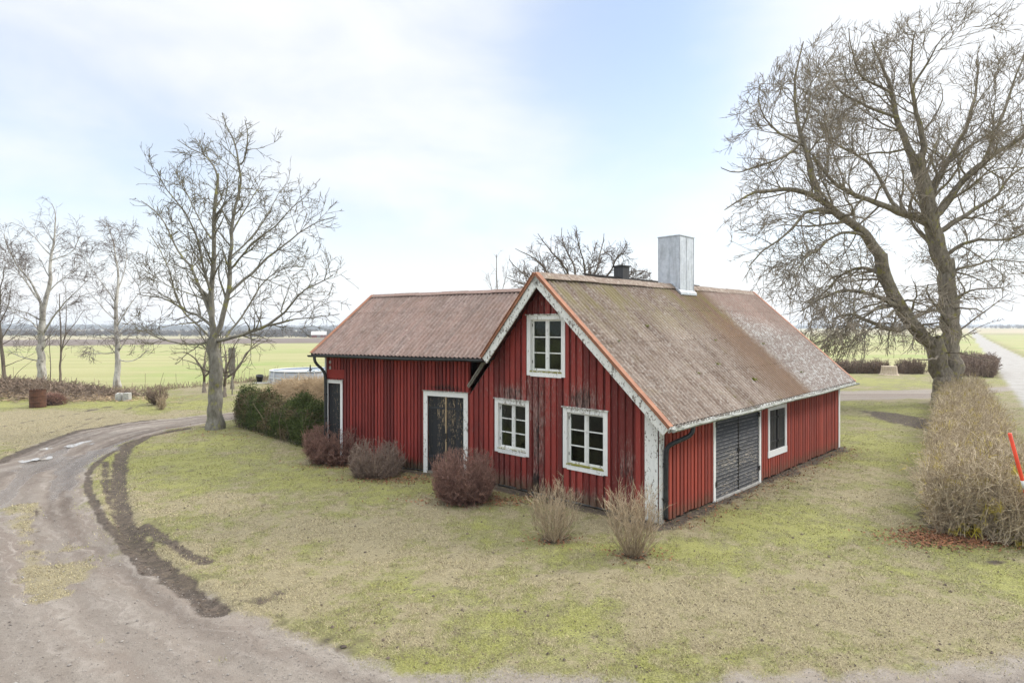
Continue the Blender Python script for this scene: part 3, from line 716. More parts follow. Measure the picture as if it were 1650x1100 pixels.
downpipe([pp(fr_, .55, .47, 2.03), pp(fr_, .55, .47, 1.92), pp(fr_, .50, .43, 1.83), pp(fr_, .12, .16, 1.65), pp(fr_, .08, .115, 1.55), pp(fr_, .08, .11, .7), pp(fr_, .08, .11, .12)], .048, 'black downpipe beside the white corner board')
downpipe([pp(fw, LW + .13, .40, 3.2), pp(fw, LW + .13, .40, 3.05), pp(fw, LW + .06, .33, 2.93), pp(fw, LW - .04, .16, 2.75), pp(fw, LW - .05, .115, 2.62), pp(fw, LW - .05, .11, 1.5), pp(fw, LW - .05, .11, .1)], .046, 'long black downpipe at the far end of the wing')

# ------------------------------------------------------------------ chimney
uc, tc = UA, 6.95        # metres along the ridge from the barge plane
cO = RB + dr * 6.05
zc = 7.0
mb = MB(); fc = Fr(cO, dr, nr)          # u along ridge, n outward (right side, lower slope)
# footprint: along ridge 0..0.85 ; across from n=-UA-.45 .. -UA+.75
n0, n1 = -UA - 0.46, -UA + 0.29
def cbox(mb, a, b, c, d, z0, z1): fc.box(mb, a, b, c, d, z0, z1)
cbox(mb, 0, 0.86, n0, n1, 4.4, 6.93)
ch = part('chimney', mb, M['galv'], barn, 'tall galvanised sheet metal chimney on the ridge')
mb = MB(); cbox(mb, -.025, .885, n0 - .025, n1 + .025, 6.93, 6.955); part('chimney_cap', mb, M['galv'], ch)
mb = MB()
for (a, b, c, d) in ((-.012, .0, n0, n0 + .012), (-.012, 0, n1 - .012, n1), (-.006, 0, (n0 + n1) / 2, (n0 + n1) / 2 + .01)): cbox(mb, a, b, c, d, 4.6, 6.92)
cbox(mb, .4, .41, n1, n1 + .008, 4.6, 6.92); cbox(mb, 0, .012, n1, n1 + .01, 4.5, 6.92); cbox(mb, .85, .862, n1, n1 + .01, 4.5, 6.92)
part('sheet_seam', mb, M['galv'], ch)
mb = MB()
zf = lambda n: ZA + .07 + .08 - SR * (n + UA) * 1.0
for uu in (-.03, .86):
    A = fc.p(uu + .015, -UA, zf(-UA) + .02); B = fc.p(uu + .015, n1 + .06, zf(n1 + .06) + .02); beam(mb, A, B, np.r_[dr, 0] * .035, [0, 0, .10])
A = fc.p(-.06, n1 + .03, zf(n1) + .015); B = fc.p(.92, n1 + .03, zf(n1) + .015); beam(mb, A, B, np.r_[nr, -SR] * .10, [0, 0, .07]); part('flashing', mb, M['galv'], ch)

# moss clumps on the roof
nn_ = np.cross(E1 - E0, R0 - E0); nn_ /= np.linalg.norm(nn_); nn_ = nn_ if nn_[2] > 0 else -nn_
def moss_clump(mb, c, r, k=60):
    P = c + rng.normal(0, 1, (k, 3)) * [r, r, r * .45]; s = r * .35
    V = P[:, None, :] + rng.normal(0, s, (k, 3, 3)); mb.add(V.reshape(-1, 3), tris=np.arange(3 * k).reshape(-1, 3))
for (px, py, r) in ((1215, 612, .055), (1155, 587, .04), (1042, 526, .035), (1228, 554, .03), (1124, 602, .03), (1152, 549, .025), (997, 550, .02), (1290, 600, .03), (1182, 640, .02)):
    a, b = (px - PX) / F, (PY - py) / F; D = np.array([a, 1, b]); O = np.array([0, 0, HC]); t = np.dot(E0 - O, nn_) / np.dot(D, nn_); mb = MB(); moss_clump(mb, O + D * t + nn_ * .02, r); part('moss', mb, M['moss'], roof)
# small signs by the far corner
for z_ in (2.98, 2.80): mb = MB(); fw.box(mb, LW - .22, LW - .14, .035, .045, z_, z_ + .09); part('wall_plate', mb, M['concrete'], barn)
# ================================================================== TERRAIN
def poly_w(px): return np.array([G(*p) if len(p) == 2 else np.array(p[1:]) for p in px])
def seg_dist(X, Y, P):
    d = np.full(X.shape, 1e9)
    for a, b in zip(P[:-1], P[1:]):
        ab = b - a; t = np.clip(((X - a[0]) * ab[0] + (Y - a[1]) * ab[1]) / (ab @ ab + 1e-9), 0, 1)
        d = np.minimum(d, np.hypot(X - a[0] - t * ab[0], Y - a[1] - t * ab[1]))
    return d
def inside(X, Y, P):
    r = np.zeros(X.shape, bool); n = len(P)
    for i in range(n):
        a, b = P[i], P[(i + 1) % n]
        c = ((a[1] > Y) != (b[1] > Y)) & (X < (b[0] - a[0]) * (Y - a[1]) / (b[1] - a[1] + 1e-12) + a[0]); r ^= c
    return r
def sdist(X, Y, P):
    d = seg_dist(X, Y, np.vstack([P, P[:1]])); return np.where(inside(X, Y, P), -d, d)
w_ = lambda x, y: ('w', x, y)
DRIVE = poly_w([(1650, 1062), (1400, 1076), (1100, 1092), (900, 1090), (760, 1084), (640, 1072), (560, 1047), (477, 1020), (386, 991), (318, 959), (227, 895), (190, 870), (159, 836), (138, 791), (140, 759), (163, 738), (198, 716), (227, 704), (273, 692), (336, 681), (373, 676), (450, 672),
    (520, 667), (520, 656), (450, 659), (373, 664), (300, 671), (200, 682), (130, 693), (60, 716), (0, 740), w_(-17, 15.5), w_(-22, 8), w_(-22, -12), w_(12, -12), w_(16, 8.5), w_(13, 8.5)])
SPATH = poly_w([(1100, 648), (1345, 646), (1540, 640), (1640, 628), (1640, 622), (1540, 627), (1345, 630), (1100, 634)])
RD = 0.765
def road_l(Y): return 27 + RD * (Y - 31) - 0.3
YARD = np.array([(-60, 8.0), (-45, 30), (-33, 36), (-25.7, 38.8), (-22.2, 43.1), (-19.5, 50.5), (-10, 57), (10, 58), (30, 58.5), (45, 57.5), (47, 55), (10.0, 8), (14, -15), (-60, -15)], float)
RUT = [poly_w([(300, 690), (235, 703), (203, 722), (192, 750), (190, 782), (199, 827), (214, 868), (255, 909), (309, 955), (352, 985)]),
       poly_w([(170, 745), (168, 775), (178, 810), (196, 850), (214, 880)])]
TRK = [poly_w([(330, 686), (250, 705), (150, 735), (100, 770), (80, 820), (90, 900), (150, 1000), (250, 1100)]), poly_w([(330, 676), (200, 695), (120, 715), (60, 745), (15, 790), (-20, 850), (-40, 950), (0, 1100)]),
       poly_w([(220, 702), (150, 730), (110, 765), (112, 800), (140, 850), (190, 910), (270, 980), (400, 1080)])]
def blob(X, Y, px, py, rx, ry):
    """soft patch: centre at a pixel of the lawn, radii in photo pixels turned to metres there"""
    c = G(px, py); sx = rx * c[1] / F; sy = abs(G(px, py - ry)[1] - G(px, py + ry)[1]) / 2
    return np.exp(-((X - c[0]) / sx) ** 2 - ((Y - c[1]) / sy) ** 2)
def hz(X, Y):
    d = np.hypot(X, Y); q = np.arctan2(X, np.maximum(Y, 1e-3)); q = np.where(Y < 0, 0.3, q)
    zl = np.interp(d, [0, 60, 260, 400, 600, 800, 1500, 2500, 4000], [0, 0, -1.1, -1.8, -2.6, -2.8, 0.5, 7, 9])
    zr = np.interp(d, [0, 60, 300, 600, 1500, 2500, 4000], [0, 0, 0.3, 2.0, 10, 15, 17])
    k = sstep(0.25, 0.62, q); z = zl * (1 - k) + zr * k
    z = z + sstep(600, 2000, d) * (fbm(X / 500, Y / 500, 9, 3) - 0.5) * 9
    near = sstep(60, 30, d)
    z = z + near * (fbm(X / 1.3, Y / 1.3, 3, 4) - 0.5) * 0.07
    # the swell the left hand tree stands on, heap at far left
    hp = np.exp(-((X + 30) / 4.6) ** 2 - ((Y - 36.0) / 2.0) ** 2) * .75; z = z + hp * (0.75 + 0.5 * fbm(X / 0.7, Y / 0.7, 41, 3))
    for P, wd, dp in ((RUT[0], .17, .055), (RUT[1], .1, .03), (TRK[0], .2, .02), (TRK[1], .2, .02), (TRK[2], .16, .02)):
        dd = seg_dist(X, Y, P); z = z - near * dp * np.exp(-(dd / wd) ** 2) + near * dp * .5 * np.exp(-((dd - wd * 1.9) / (wd * .7)) ** 2)
    return z
def masks(X, Y):
    d = np.hypot(X, Y)
    n1 = fbm(X / 0.9, Y / 0.9, 1, 5) - 0.5; n2 = fbm(X / 2.7, Y / 2.7, 21, 4) - 0.5; n3 = fbm(X / 0.22, Y / 0.22, 31, 3) - 0.5
    m = {}
    sd = sdist(X, Y, DRIVE) + n1 * 0.65 + n3 * 0.25
    sp = sdist(X, Y, SPATH) + n1 * 0.4
    road = np.maximum(road_l(Y) - X, X - road_l(Y) - 5.2) + n1 * 0.4
    m['sd'], m['road'] = sd, road
    sw = sd - n1 * .45; tk = np.zeros_like(X)
    for o_, w0, k0 in ((-.45, .10, .9), (-.72, .07, .6), (-1.15, .12, .5), (-1.95, .13, .8), (-2.3, .08, .6), (-3.3, .14, .7), (-3.75, .1, .8), (-4.6, .12, .4)): tk = np.maximum(tk, k0 * np.exp(-((sw - o_ + .12 * (fbm(X / 2.5, Y / 2.5, 13, 2) - .5)) / (w0 * 1.35)) ** 2))
    m['track'] = tk * np.clip(.45 + 1.1 * fbm(X / 1.7, Y / 2.6, 17, 3) - .2, 0, 1.2) * (.3 + .7 * sstep(8, 14, Y)) * sstep(4.5, 7, Y)
    gr = np.maximum(sstep(0.38, -0.38, sd), sstep(0.2, -0.2, sp))
    # straw coloured crown of the drive
    crown = seg_dist(X, Y, poly_w([(38, 815), (42, 860), (55, 910), (80, 960)])); cr = .8 * np.exp(-(crown / .34) ** 2)
    cr2 = np.maximum(cr, .55 * np.exp(-(seg_dist(X, Y, poly_w([(95, 870), (115, 930)])) / .4) ** 2)); cr2 = np.maximum(cr2, .4 * blob(X, Y, 160, 1030, 25, 12))
    m['strawdrive'] = .75 * sstep(.3, .75, cr2 + n1 * 1.3 + n3 * .5)
    mud = np.zeros_like(X)
    for P, wd, k in ((RUT[0], .26, 1.0), (RUT[1], .15, .8)): mud = np.maximum(mud, k * np.exp(-(seg_dist(X, Y, P) / wd) ** 2))
    mud = np.maximum(mud, .95 * np.exp(-(seg_dist(X, Y, poly_w([(290, 693), (230, 704), (195, 720), (162, 742), (142, 762), (142, 790), (165, 838), (200, 880), (240, 925)])) / .13) ** 2))
    mud = np.maximum(mud, .8 * np.exp(-(seg_dist(X, Y, poly_w([(230, 850), (300, 890), (330, 905)])) / .22) ** 2))
    mud = np.maximum(mud, .5 * np.exp(-(seg_dist(X, Y, poly_w([(240, 930), (310, 962), (400, 1000), (480, 1025), (560, 1050)])) / .35) ** 2))
    mud = np.maximum(mud, .42 * np.exp(-(seg_dist(X, Y, poly_w([(70, 955), (80, 1000), (110, 1040), (120, 1080)])) / .3) ** 2))
    mud = np.maximum(mud, .6 * np.exp(-(seg_dist(X, Y, poly_w([(55, 905), (62, 850), (58, 818)])) / .10) ** 2))
    mud = np.maximum(mud, .8 * np.exp(-(seg_dist(X, Y, poly_w([(0, 745), (60, 718), (130, 693), (200, 682), (250, 676)])) / .3) ** 2))
    mud = np.maximum(mud, .40 * np.exp(-(seg_dist(X, Y, poly_w([(225, 800), (250, 860), (310, 910), (380, 950), (470, 990), (560, 1025), (640, 1050)])) / .75) ** 2))
    for PL_ in (((60, 705), (150, 672), (235, 652), (300, 650)), ((120, 690), (175, 668), (215, 655)), ((0, 688), (80, 672), (140, 664))): mud = np.maximum(mud, .62 * np.exp(-(seg_dist(X, Y, poly_w(PL_)) / .16) ** 2))
    for (a, b, c_, e_, k) in ((1478, 680, 45, 22, 1.5), (1330, 790, 70, 22, .42), (1400, 860, 60, 16, .36), (1250, 860, 40, 10, .4), (1150, 870, 40, 10, .35), (900, 930, 60, 10, .28), (560, 900, 60, 14, .3), (1380, 930, 60, 14, .3), (740, 1000, 60, 10, .3), (470, 900, 40, 12, .3), (1450, 800, 40, 14, .55), (150, 660, 8, 3, 1.0), (175, 655, 10, 2, 1.0), (1290, 835, 60, 20, .35), (930, 655, 1, 1, 0), (450, 985, 70, 18, .35), (350, 930, 70, 16, .35), (1600, 905, 40, 6, .7), (1440, 740, 50, 18, .5)):
        if k: mud = np.maximum(mud, k * blob(X, Y, a, b, c_, e_))
    # bare earth along the walls and under the bushes
    wall = np.minimum(seg_dist(X, Y, np.array([P0, P0 + dr * LR])), np.minimum(seg_dist(X, Y, np.array([P0, Q])), seg_dist(X, Y, np.array([Q, W]))))
    mud = np.maximum(mud, 1.0 * np.exp(-(wall / .5) ** 2) * (0.7 + 1.0 * (fbm(X / .8, Y / .8, 77, 3) - .3)))
    for (a, b, r) in ((745, 800, .85), (545, 740, .95), (607, 762, .8), (893, 868, .36), (1022, 893, .36), (340, 686, .5)):
        c0 = G(a, b); mud = np.maximum(mud, .95 * np.exp(-(np.hypot(X - c0[0], Y - c0[1]) / r) ** 2))
    hx = np.array([[9.2, 12.2], [25.2, 33.6]]); mud = np.maximum(mud, .95 * np.exp(-(seg_dist(X, Y, hx) / .8) ** 4))
    m['mud'] = np.clip(sstep(.30, .86, mud + n1 * .55 + n3 * .6), 0, 1)
    lf = np.maximum(.9 * blob(X, Y, 1560, 862, 70, 14), .6 * np.exp(-(wall / .5) ** 2)); lf = np.maximum(lf, .7 * blob(X, Y, 790, 800, 45, 12)); lf = np.maximum(lf, .6 * blob(X, Y, 620, 765, 60, 14))
    m['leaf'] = lf
    g = 0.52 + n2 * 1.1 + n1 * 1.15 + n3 * .9
    for (a, b, c_, e_, k) in ((400, 745, 150, 28, .42), (480, 770, 100, 20, .25), (300, 770, 80, 30, .3), (1090, 885, 60, 14, .55), (935, 880, 50, 8, .5), (1270, 830, 90, 22, .5), (1430, 720, 60, 40, .45), (1420, 655, 80, 10, .5), (1420, 615, 80, 8, .5),
        (300, 655, 90, 12, .5), (120, 652, 120, 8, .45), (650, 985, 160, 25, -.30), (1450, 1010, 120, 20, -.2), (590, 850, 110, 25, -.38), (800, 900, 130, 25, -.3), (500, 950, 120, 28, -.35), (1200, 960, 150, 30, -.3), (70, 685, 190, 22, -1.3), (430, 960, 90, 40, -.35), (300, 890, 50, 40, -.4), (700, 1030, 150, 20, -.3), (900, 1000, 100, 25, .1), (1500, 1000, 120, 30, -.25), (1480, 900, 60, 25, -.25), (860, 690, 1, 1, 0)):
        if k: g = g + k * blob(X, Y, a, b, c_, e_)
    g = g - .75 * m['strawdrive']; m['green'] = np.clip(g, 0, 1); m['gravel'] = gr
    yd = sdist(X, Y, YARD); m['yard'] = yd
    wet = np.zeros_like(X)
    for P in TRK: wet = np.maximum(wet, np.exp(-(seg_dist(X, Y, P) / .22) ** 2))
    bend = np.maximum(blob(X, Y, 120, 745, 130, 45), .8 * blob(X, Y, 60, 760, 70, 40)); m['wet'] = np.clip(wet * (.35 + bend) * 1.0 + .75 * bend * sstep(.42, .6, fbm(X / 1.6, Y / .9, 19, 3)), 0, 1)
    return m

# polar sheet, fine towards the photograph's side and coarse behind
rad = [1.2]
while rad[-1] < 3600:
    r = rad[-1]; rad.append(r * (1.05 if r < 4 else 1.0072 if r < 32 else 1.012 if r < 90 else 1.03))
rad = np.array([0.01] + rad)
th = np.concatenate([np.radians(np.arange(-180, -54, 3.0)), np.radians(np.arange(-54, 54, 0.2)), np.radians(np.arange(54, 180.1, 3.0))])
RR, TT = np.meshgrid(rad, th, indexing='ij')
GX, GY = RR * np.sin(TT), RR * np.cos(TT)
GZ = hz(GX, GY); mk = masks(GX, GY); GZ = GZ - .022 * mk['track']
gd_ = np.hypot(GX, GY)
fldn = fbm(GX / 30, GY / 30, 61, 3) - .5
field = sstep(0.3, 1.4, mk['yard'])                       # beyond the yard edge
road = sstep(0.25, -0.25, mk['road'])
azq = GX / np.maximum(GY, 1e-3)
# categories for splitting into objects (cell centres)
ci = lambda A: (A[:-1, :-1] + A[1:, 1:]) / 2
cX, cY = ci(GX), ci(GY); cd = np.hypot(cX, cY); cq = cX / np.maximum(np.abs(cY), 1e-3)
cs, cr_, cyd = ci(mk['sd']), ci(mk['road']), ci(mk['yard'])
cat = np.full(cX.shape, 'lawn', dtype=object)
right = cX > road_l(cY) + 5.2
cat[(cyd > 0.8)] = 'green_field'
cat[(cyd > 0.8) & (cd > 262)] = 'ploughed_field'
cat[(cd > 560)] = 'far_land'
cat[(cY < 2) & (cyd > .8)] = 'far_land'
cat[right & (cY > 2) & (cd <= 560)] = 'roadside_field'
cat[(cr_ < 0.45) & (cd < 700) & (cY > -60)] = 'road'
cat[(cs < 0.5) & (cr_ >= 0.45) & (cyd < .8)] = 'driveway'
cat[(ci(sdist(GX, GY, SPATH)) < 0.5) & (cr_ >= .45)] = 'side_path'
# colour masks: c  = gravel, mud, green, leafbrown   c2 = field, ploughed, road, wet
verge = np.exp(-(np.clip(mk['road'], 0, 99) / 2.2) ** 2) * (GX > road_l(GY) + 5)
c1 = np.stack([np.maximum(mk['gravel'] * (1 - mk['strawdrive']), 0), mk['mud'], mk['green'], np.clip(mk['leaf'], 0, 1)], -1)
pl = sstep(255, 268, gd_ + fldn * 8) * sstep(562, 550, gd_) * (azq < .45)
fr2 = np.where(azq > .45, field * sstep(520, 490, gd_), field * (1 - sstep(255, 268, gd_)))
c2 = np.stack([np.clip(fr2 - verge, 0, 1), pl, road, np.clip(mk['wet'], 0, 1)], -1)
pale = sstep(550, 570, gd_)

def groundmat():
    n = NT('winter_lawn_and_gravel'); P = n.pos()
    a1 = n.attr('c'); a2 = n.attr('c2'); grv, mud, grn, leaf = a1[:4]; fld, plo, rd, wet = a2[:4]
    p1 = n.noise(P, 1.1, 5, 0.65); p2 = n.noise(P, 7, 6, 0.75); p3 = n.noise(P, 38, 4, 0.75); p4 = n.noise(P, 160, 2, 0.6)
    v1 = n.vor(P, 95); strandv = n.noise(n.pos((1, 3.5, 1), 0.6), 26, 4, 0.7, 1.5)
    ed_ = n.math('ADD', n.math('MULTIPLY', n.math('SUBTRACT', p2, 0.5), 0.7), n.math('MULTIPLY', n.math('SUBTRACT', p3, 0.5), 1.0))
    mud = n.math('MULTIPLY', n.ramp(n.math('ADD', mud, ed_), 0.20, 0.85), n.ramp(mud, 0.0, 0.35)); grv = n.math('MULTIPLY', n.ramp(n.math('ADD', grv, ed_), 0.22, 0.80), n.ramp(grv, 0.0, 0.3))
    # dry winter grass, moss
    straw = n.mix(n.ramp(strandv, 0.3, 0.72), (0.115, 0.095, 0.055), (0.36, 0.31, 0.185))
    olive = n.mix(n.ramp(p3, 0.32, 0.7), (0.09, 0.088, 0.034), (0.28, 0.265, 0.11))
    moss = n.mix(n.ramp(p3, 0.3, 0.7), (0.14, 0.14, 0.04), (0.305, 0.30, 0.10))
    gg = n.math('ADD', n.math('ADD', grn, n.math('MULTIPLY', n.math('SUBTRACT', p2, 0.5), 1.3)), n.math('MULTIPLY', n.math('SUBTRACT', p3, 0.5), 0.6))
    c = n.mix(n.ramp(gg, 0.25, 0.65), straw, olive); c = n.mix(n.ramp(gg, 0.62, 0.95), c, moss)
    # thin brown thatch showing through
    c = n.mix(n.ramp(p2, 0.54, 0.70, 0, 0.7), c, (0.11, 0.088, 0.056))
    c = n.mix(n.ramp(n.noise(P, 3.1, 6, 0.8), 0.55, 0.66, 0, 0.75), c, (0.105, 0.085, 0.055))
    lf = n.math('MULTIPLY', leaf, n.ramp(p2, 0.42, 0.6)); c = n.mix(lf, c, n.mix(p4, (0.10, 0.06, 0.04), (0.20, 0.11, 0.07)))
    # gravel
    gc = n.mix(n.ramp(p2, 0.3, 0.7), (0.215, 0.185, 0.155), (0.30, 0.265, 0.225)); gc = n.mix(n.ramp(v1, 0.1, 0.5, 0.4, 0), gc, (0.46, 0.42, 0.38))
    gc = n.mix(n.ramp(p4, 0.42, 0.62, 0, 0.5), gc, (0.14, 0.115, 0.095)); gc = n.mix(n.ramp(n.noise(P, 0.7, 5, 0.6), 0.48, 0.72, 0, 0.5), gc, (0.215, 0.172, 0.13))
    sdv = n.N('Attribute', attribute_name='edge'); cxy = n.N('CombineXYZ'); n.L(n.math('ADD', sdv.outputs['Fac'], n.math('MULTIPLY', n.math('SUBTRACT', p2, 0.5), 0.10)), cxy.inputs[0])
    al = n.N('Attribute', attribute_name='along'); n.L(n.math('MULTIPLY', al.outputs['Fac'], 0.12), cxy.inputs[1])
    st1 = n.noise(cxy.outputs[0], 2.6, 5, 0.62); st2 = n.noise(cxy.outputs[0], 11, 4, 0.7)
    near_ = n.ramp(al.outputs['Fac'], 4.0, 12.0, 0.25, 1)
    gc = n.mix(n.math('MULTIPLY', n.ramp(st1, 0.42, 0.62), n.math('MULTIPLY', near_, 0.75)), gc, n.mix(p2, (0.13, 0.10, 0.08), (0.21, 0.165, 0.135)))
    gc = n.mix(n.math('MULTIPLY', n.ramp(st2, 0.5, 0.66), n.math('MULTIPLY', near_, 0.6)), gc, n.mix(p2, (0.32, 0.28, 0.245), (0.40, 0.36, 0.32)))
    gc = n.mix(n.ramp(p3, 0.58, 0.72, 0, 0.5), gc, (0.12, 0.095, 0.08))
    gc = n.mix(n.math('MULTIPLY', wet, n.ramp(p2, 0.35, 0.6, 0.4, .9)), gc, (0.135, 0.108, 0.088))
    c = n.mix(grv, c, gc)
    tka = n.N('Attribute', attribute_name='track'); c = n.mix(n.math('MULTIPLY', n.math('MULTIPLY', n.math('MULTIPLY', tka.outputs['Fac'], 1.5, clamp=True), grv), n.ramp(p3, .3, .6, .6, 1)), c, n.mix(p2, (0.07, 0.054, 0.043), (0.13, 0.10, 0.08)))
    mc = n.mix(n.ramp(p2, 0.35, 0.7), (0.042, 0.032, 0.025), (0.115, 0.086, 0.065)); c = n.mix(n.math('MULTIPLY', mud, n.ramp(p3, 0.25, 0.55, 0.6, 1)), c, mc)
    # fields
    row = n.noise(n.pos((0.02, 0.45, 1), 0.12), 1.0, 5, 0.6); fcol = n.mix(n.ramp(row, 0.38, 0.62), (0.255, 0.25, 0.105), (0.315, 0.295, 0.145))
    fcol = n.mix(n.ramp(n.noise(P, 0.05, 4, 0.6), 0.45, 0.7), fcol, (0.21, 0.255, 0.075)); fcol = n.mix(n.ramp(p1, 0.5, 0.8, 0, .4), fcol, (0.34, 0.30, 0.16))
    c = n.mix(fld, c, fcol)
    c = n.mix(plo, c, n.mix(row, (0.105, 0.08, 0.063), (0.155, 0.12, 0.098)))
    fa = n.N('Attribute', attribute_name='pale'); far = n.mix(n.ramp(n.noise(n.pos((0.4, 1, 1)), 0.006, 3, 0.5), 0.42, 0.58), (0.27, 0.25, 0.13), (0.34, 0.28, 0.19))
    c = n.mix(fa.outputs['Fac'], c, far)
    rc = n.mix(n.ramp(p1, 0.35, 0.65), (0.27, 0.255, 0.235), (0.33, 0.315, 0.295)); rc = n.mix(n.ramp(p3, 0.5, 0.8, 0, .4), rc, (0.3, 0.28, 0.26)); c = n.mix(rd, c, rc)
    hgt = n.math('ADD', n.math('MULTIPLY', p2, 1.0), n.math('ADD', n.math('MULTIPLY', p3, 0.7), n.math('MULTIPLY', p4, 0.25)))
    wq = n.ramp(n.math('ADD', wet, n.math('MULTIPLY', n.math('SUBTRACT', p2, .5), .6)), .45, .75); rough = n.math('SUBTRACT', 0.92, n.math('MULTIPLY', n.math('MULTIPLY', grv, wq), 0.80))
    return n.done(c, rough, hgt, 0.75, 0.035, spec=0.35)
M['ground'] = groundmat()
nr_, nt_ = RR.shape; gi = np.arange(nr_ * nt_).reshape(nr_, nt_)
quad = np.stack([gi[:-1, :-1], gi[:-1, 1:], gi[1:, 1:], gi[1:, :-1]], -1)
GV = np.stack([GX, GY, GZ], -1).reshape(-1, 3); C1 = c1.reshape(-1, 4); C2 = c2.reshape(-1, 4); PL = pale.reshape(-1); TRKA = mk['track'].reshape(-1); EDG = mk['sd'].reshape(-1).clip(-20, 20); ALN = GY.reshape(-1).clip(0, 60)
names = {'lawn': 'lawn', 'green_field': 'green_field', 'ploughed_field': 'ploughed_field', 'far_land': 'far_land', 'roadside_field': 'roadside_field', 'road': 'road', 'driveway': 'driveway', 'side_path': 'side_path'}
labs = {'lawn': 'patchy winter lawn of straw and moss around the red building', 'green_field': 'flat pale green field beyond the yard', 'ploughed_field': 'strip of brown ploughed land beyond the green field',
        'far_land': 'distant farmland rising to the horizon', 'roadside_field': 'field on the far side of the pale road', 'road': 'pale gravel country road at the right', 'driveway': 'curving muddy gravel driveway in the foreground', 'side_path': 'narrow gravel path behind the red building'}
for k in names:
    qq = quad[cat == k].reshape(-1, 4)
    if not len(qq): continue
    us, inv = np.unique(qq, return_inverse=True)
    mb = MB(); mb.add(GV[us], inv.reshape(-1, 4), col=C1[us])
    o = mb.build(names[k], M['ground'], smooth=True); tag(o, labs[k], k.replace('_', ' '), kind='structure')
    me = o.data; a = me.attributes.new('c2', 'FLOAT_COLOR', 'POINT'); a.data.foreach_set('color', C2[us].astype(np.float32).ravel())
    a = me.attributes.new('pale', 'FLOAT', 'POINT'); a.data.foreach_set('value', PL[us].astype(np.float32))
    for nm_, AR in (('edge', EDG), ('along', ALN), ('track', TRKA)): a = me.attributes.new(nm_, 'FLOAT', 'POINT'); a.data.foreach_set('value', AR[us].astype(np.float32))
def gz_(x, y): return float(hz(np.array([x]), np.array([y]))[0])

# puddles in the wheel tracks
n = NT('puddle_water'); b = n.N('BsdfPrincipled'); b.inputs['Base Color'].default_value = (0.34, 0.31, 0.28, 1); b.inputs['Roughness'].default_value = 0.03; b.inputs['IOR'].default_value = 1.33
b.inputs['Specular IOR Level'].default_value = 1.0; n.L(b.outputs[0], n.out.inputs[0]); M['puddle'] = n.m
def puddle(pts, lab):
    P = poly_w(pts); c = P.mean(0); ang = np.linspace(0, 2 * math.pi, 48, endpoint=False)
    d = P - c; a0 = np.arctan2(d[:, 1], d[:, 0]); o_ = np.argsort(a0); r0 = np.hypot(d[:, 0], d[:, 1])[o_]; a0 = a0[o_]
    r = np.interp(ang, np.r_[a0 - 2 * math.pi, a0, a0 + 2 * math.pi], np.r_[r0, r0, r0]) * (1 + .25 * (vnoise(ang * 3, ang * 0, 5) - .5))
    V = np.stack([c[0] + r * np.cos(ang), c[1] + r * np.sin(ang)], -1); qx = c[0] + (V[:, :1] - c[0]) * np.linspace(.1, .9, 9); qy = c[1] + (V[:, 1:] - c[1]) * np.linspace(.1, .9, 9); z = float(np.percentile(hz(qx, qy) - .022 * masks(qx, qy)['track'], 62)) + .002
    mb = MB(); mb.add([[c[0], c[1], z]] + [[a, b_, z] for a, b_ in V], tris=[[0, i + 1, (i + 1) % 48 + 1] for i in range(48)])
    tag(mb.build('puddle', M['puddle'], origin=(c[0], c[1], z)), lab, 'puddle', 'puddles in the wheel tracks', 'structure')
puddle([(102, 718), (122, 714), (148, 709), (150, 711), (132, 717), (108, 720)], 'bright long puddle in the far bend of the driveway')
puddle([(30, 743), (45, 739), (62, 737), (52, 742), (38, 745)], 'small puddle at the left edge of the driveway')
puddle([(62, 738), (75, 733), (84, 735), (74, 739)], 'tiny puddle between two larger ones')
puddle([(64, 724), (72, 721), (82, 721), (74, 725)], 'narrow puddle near the grass edge')

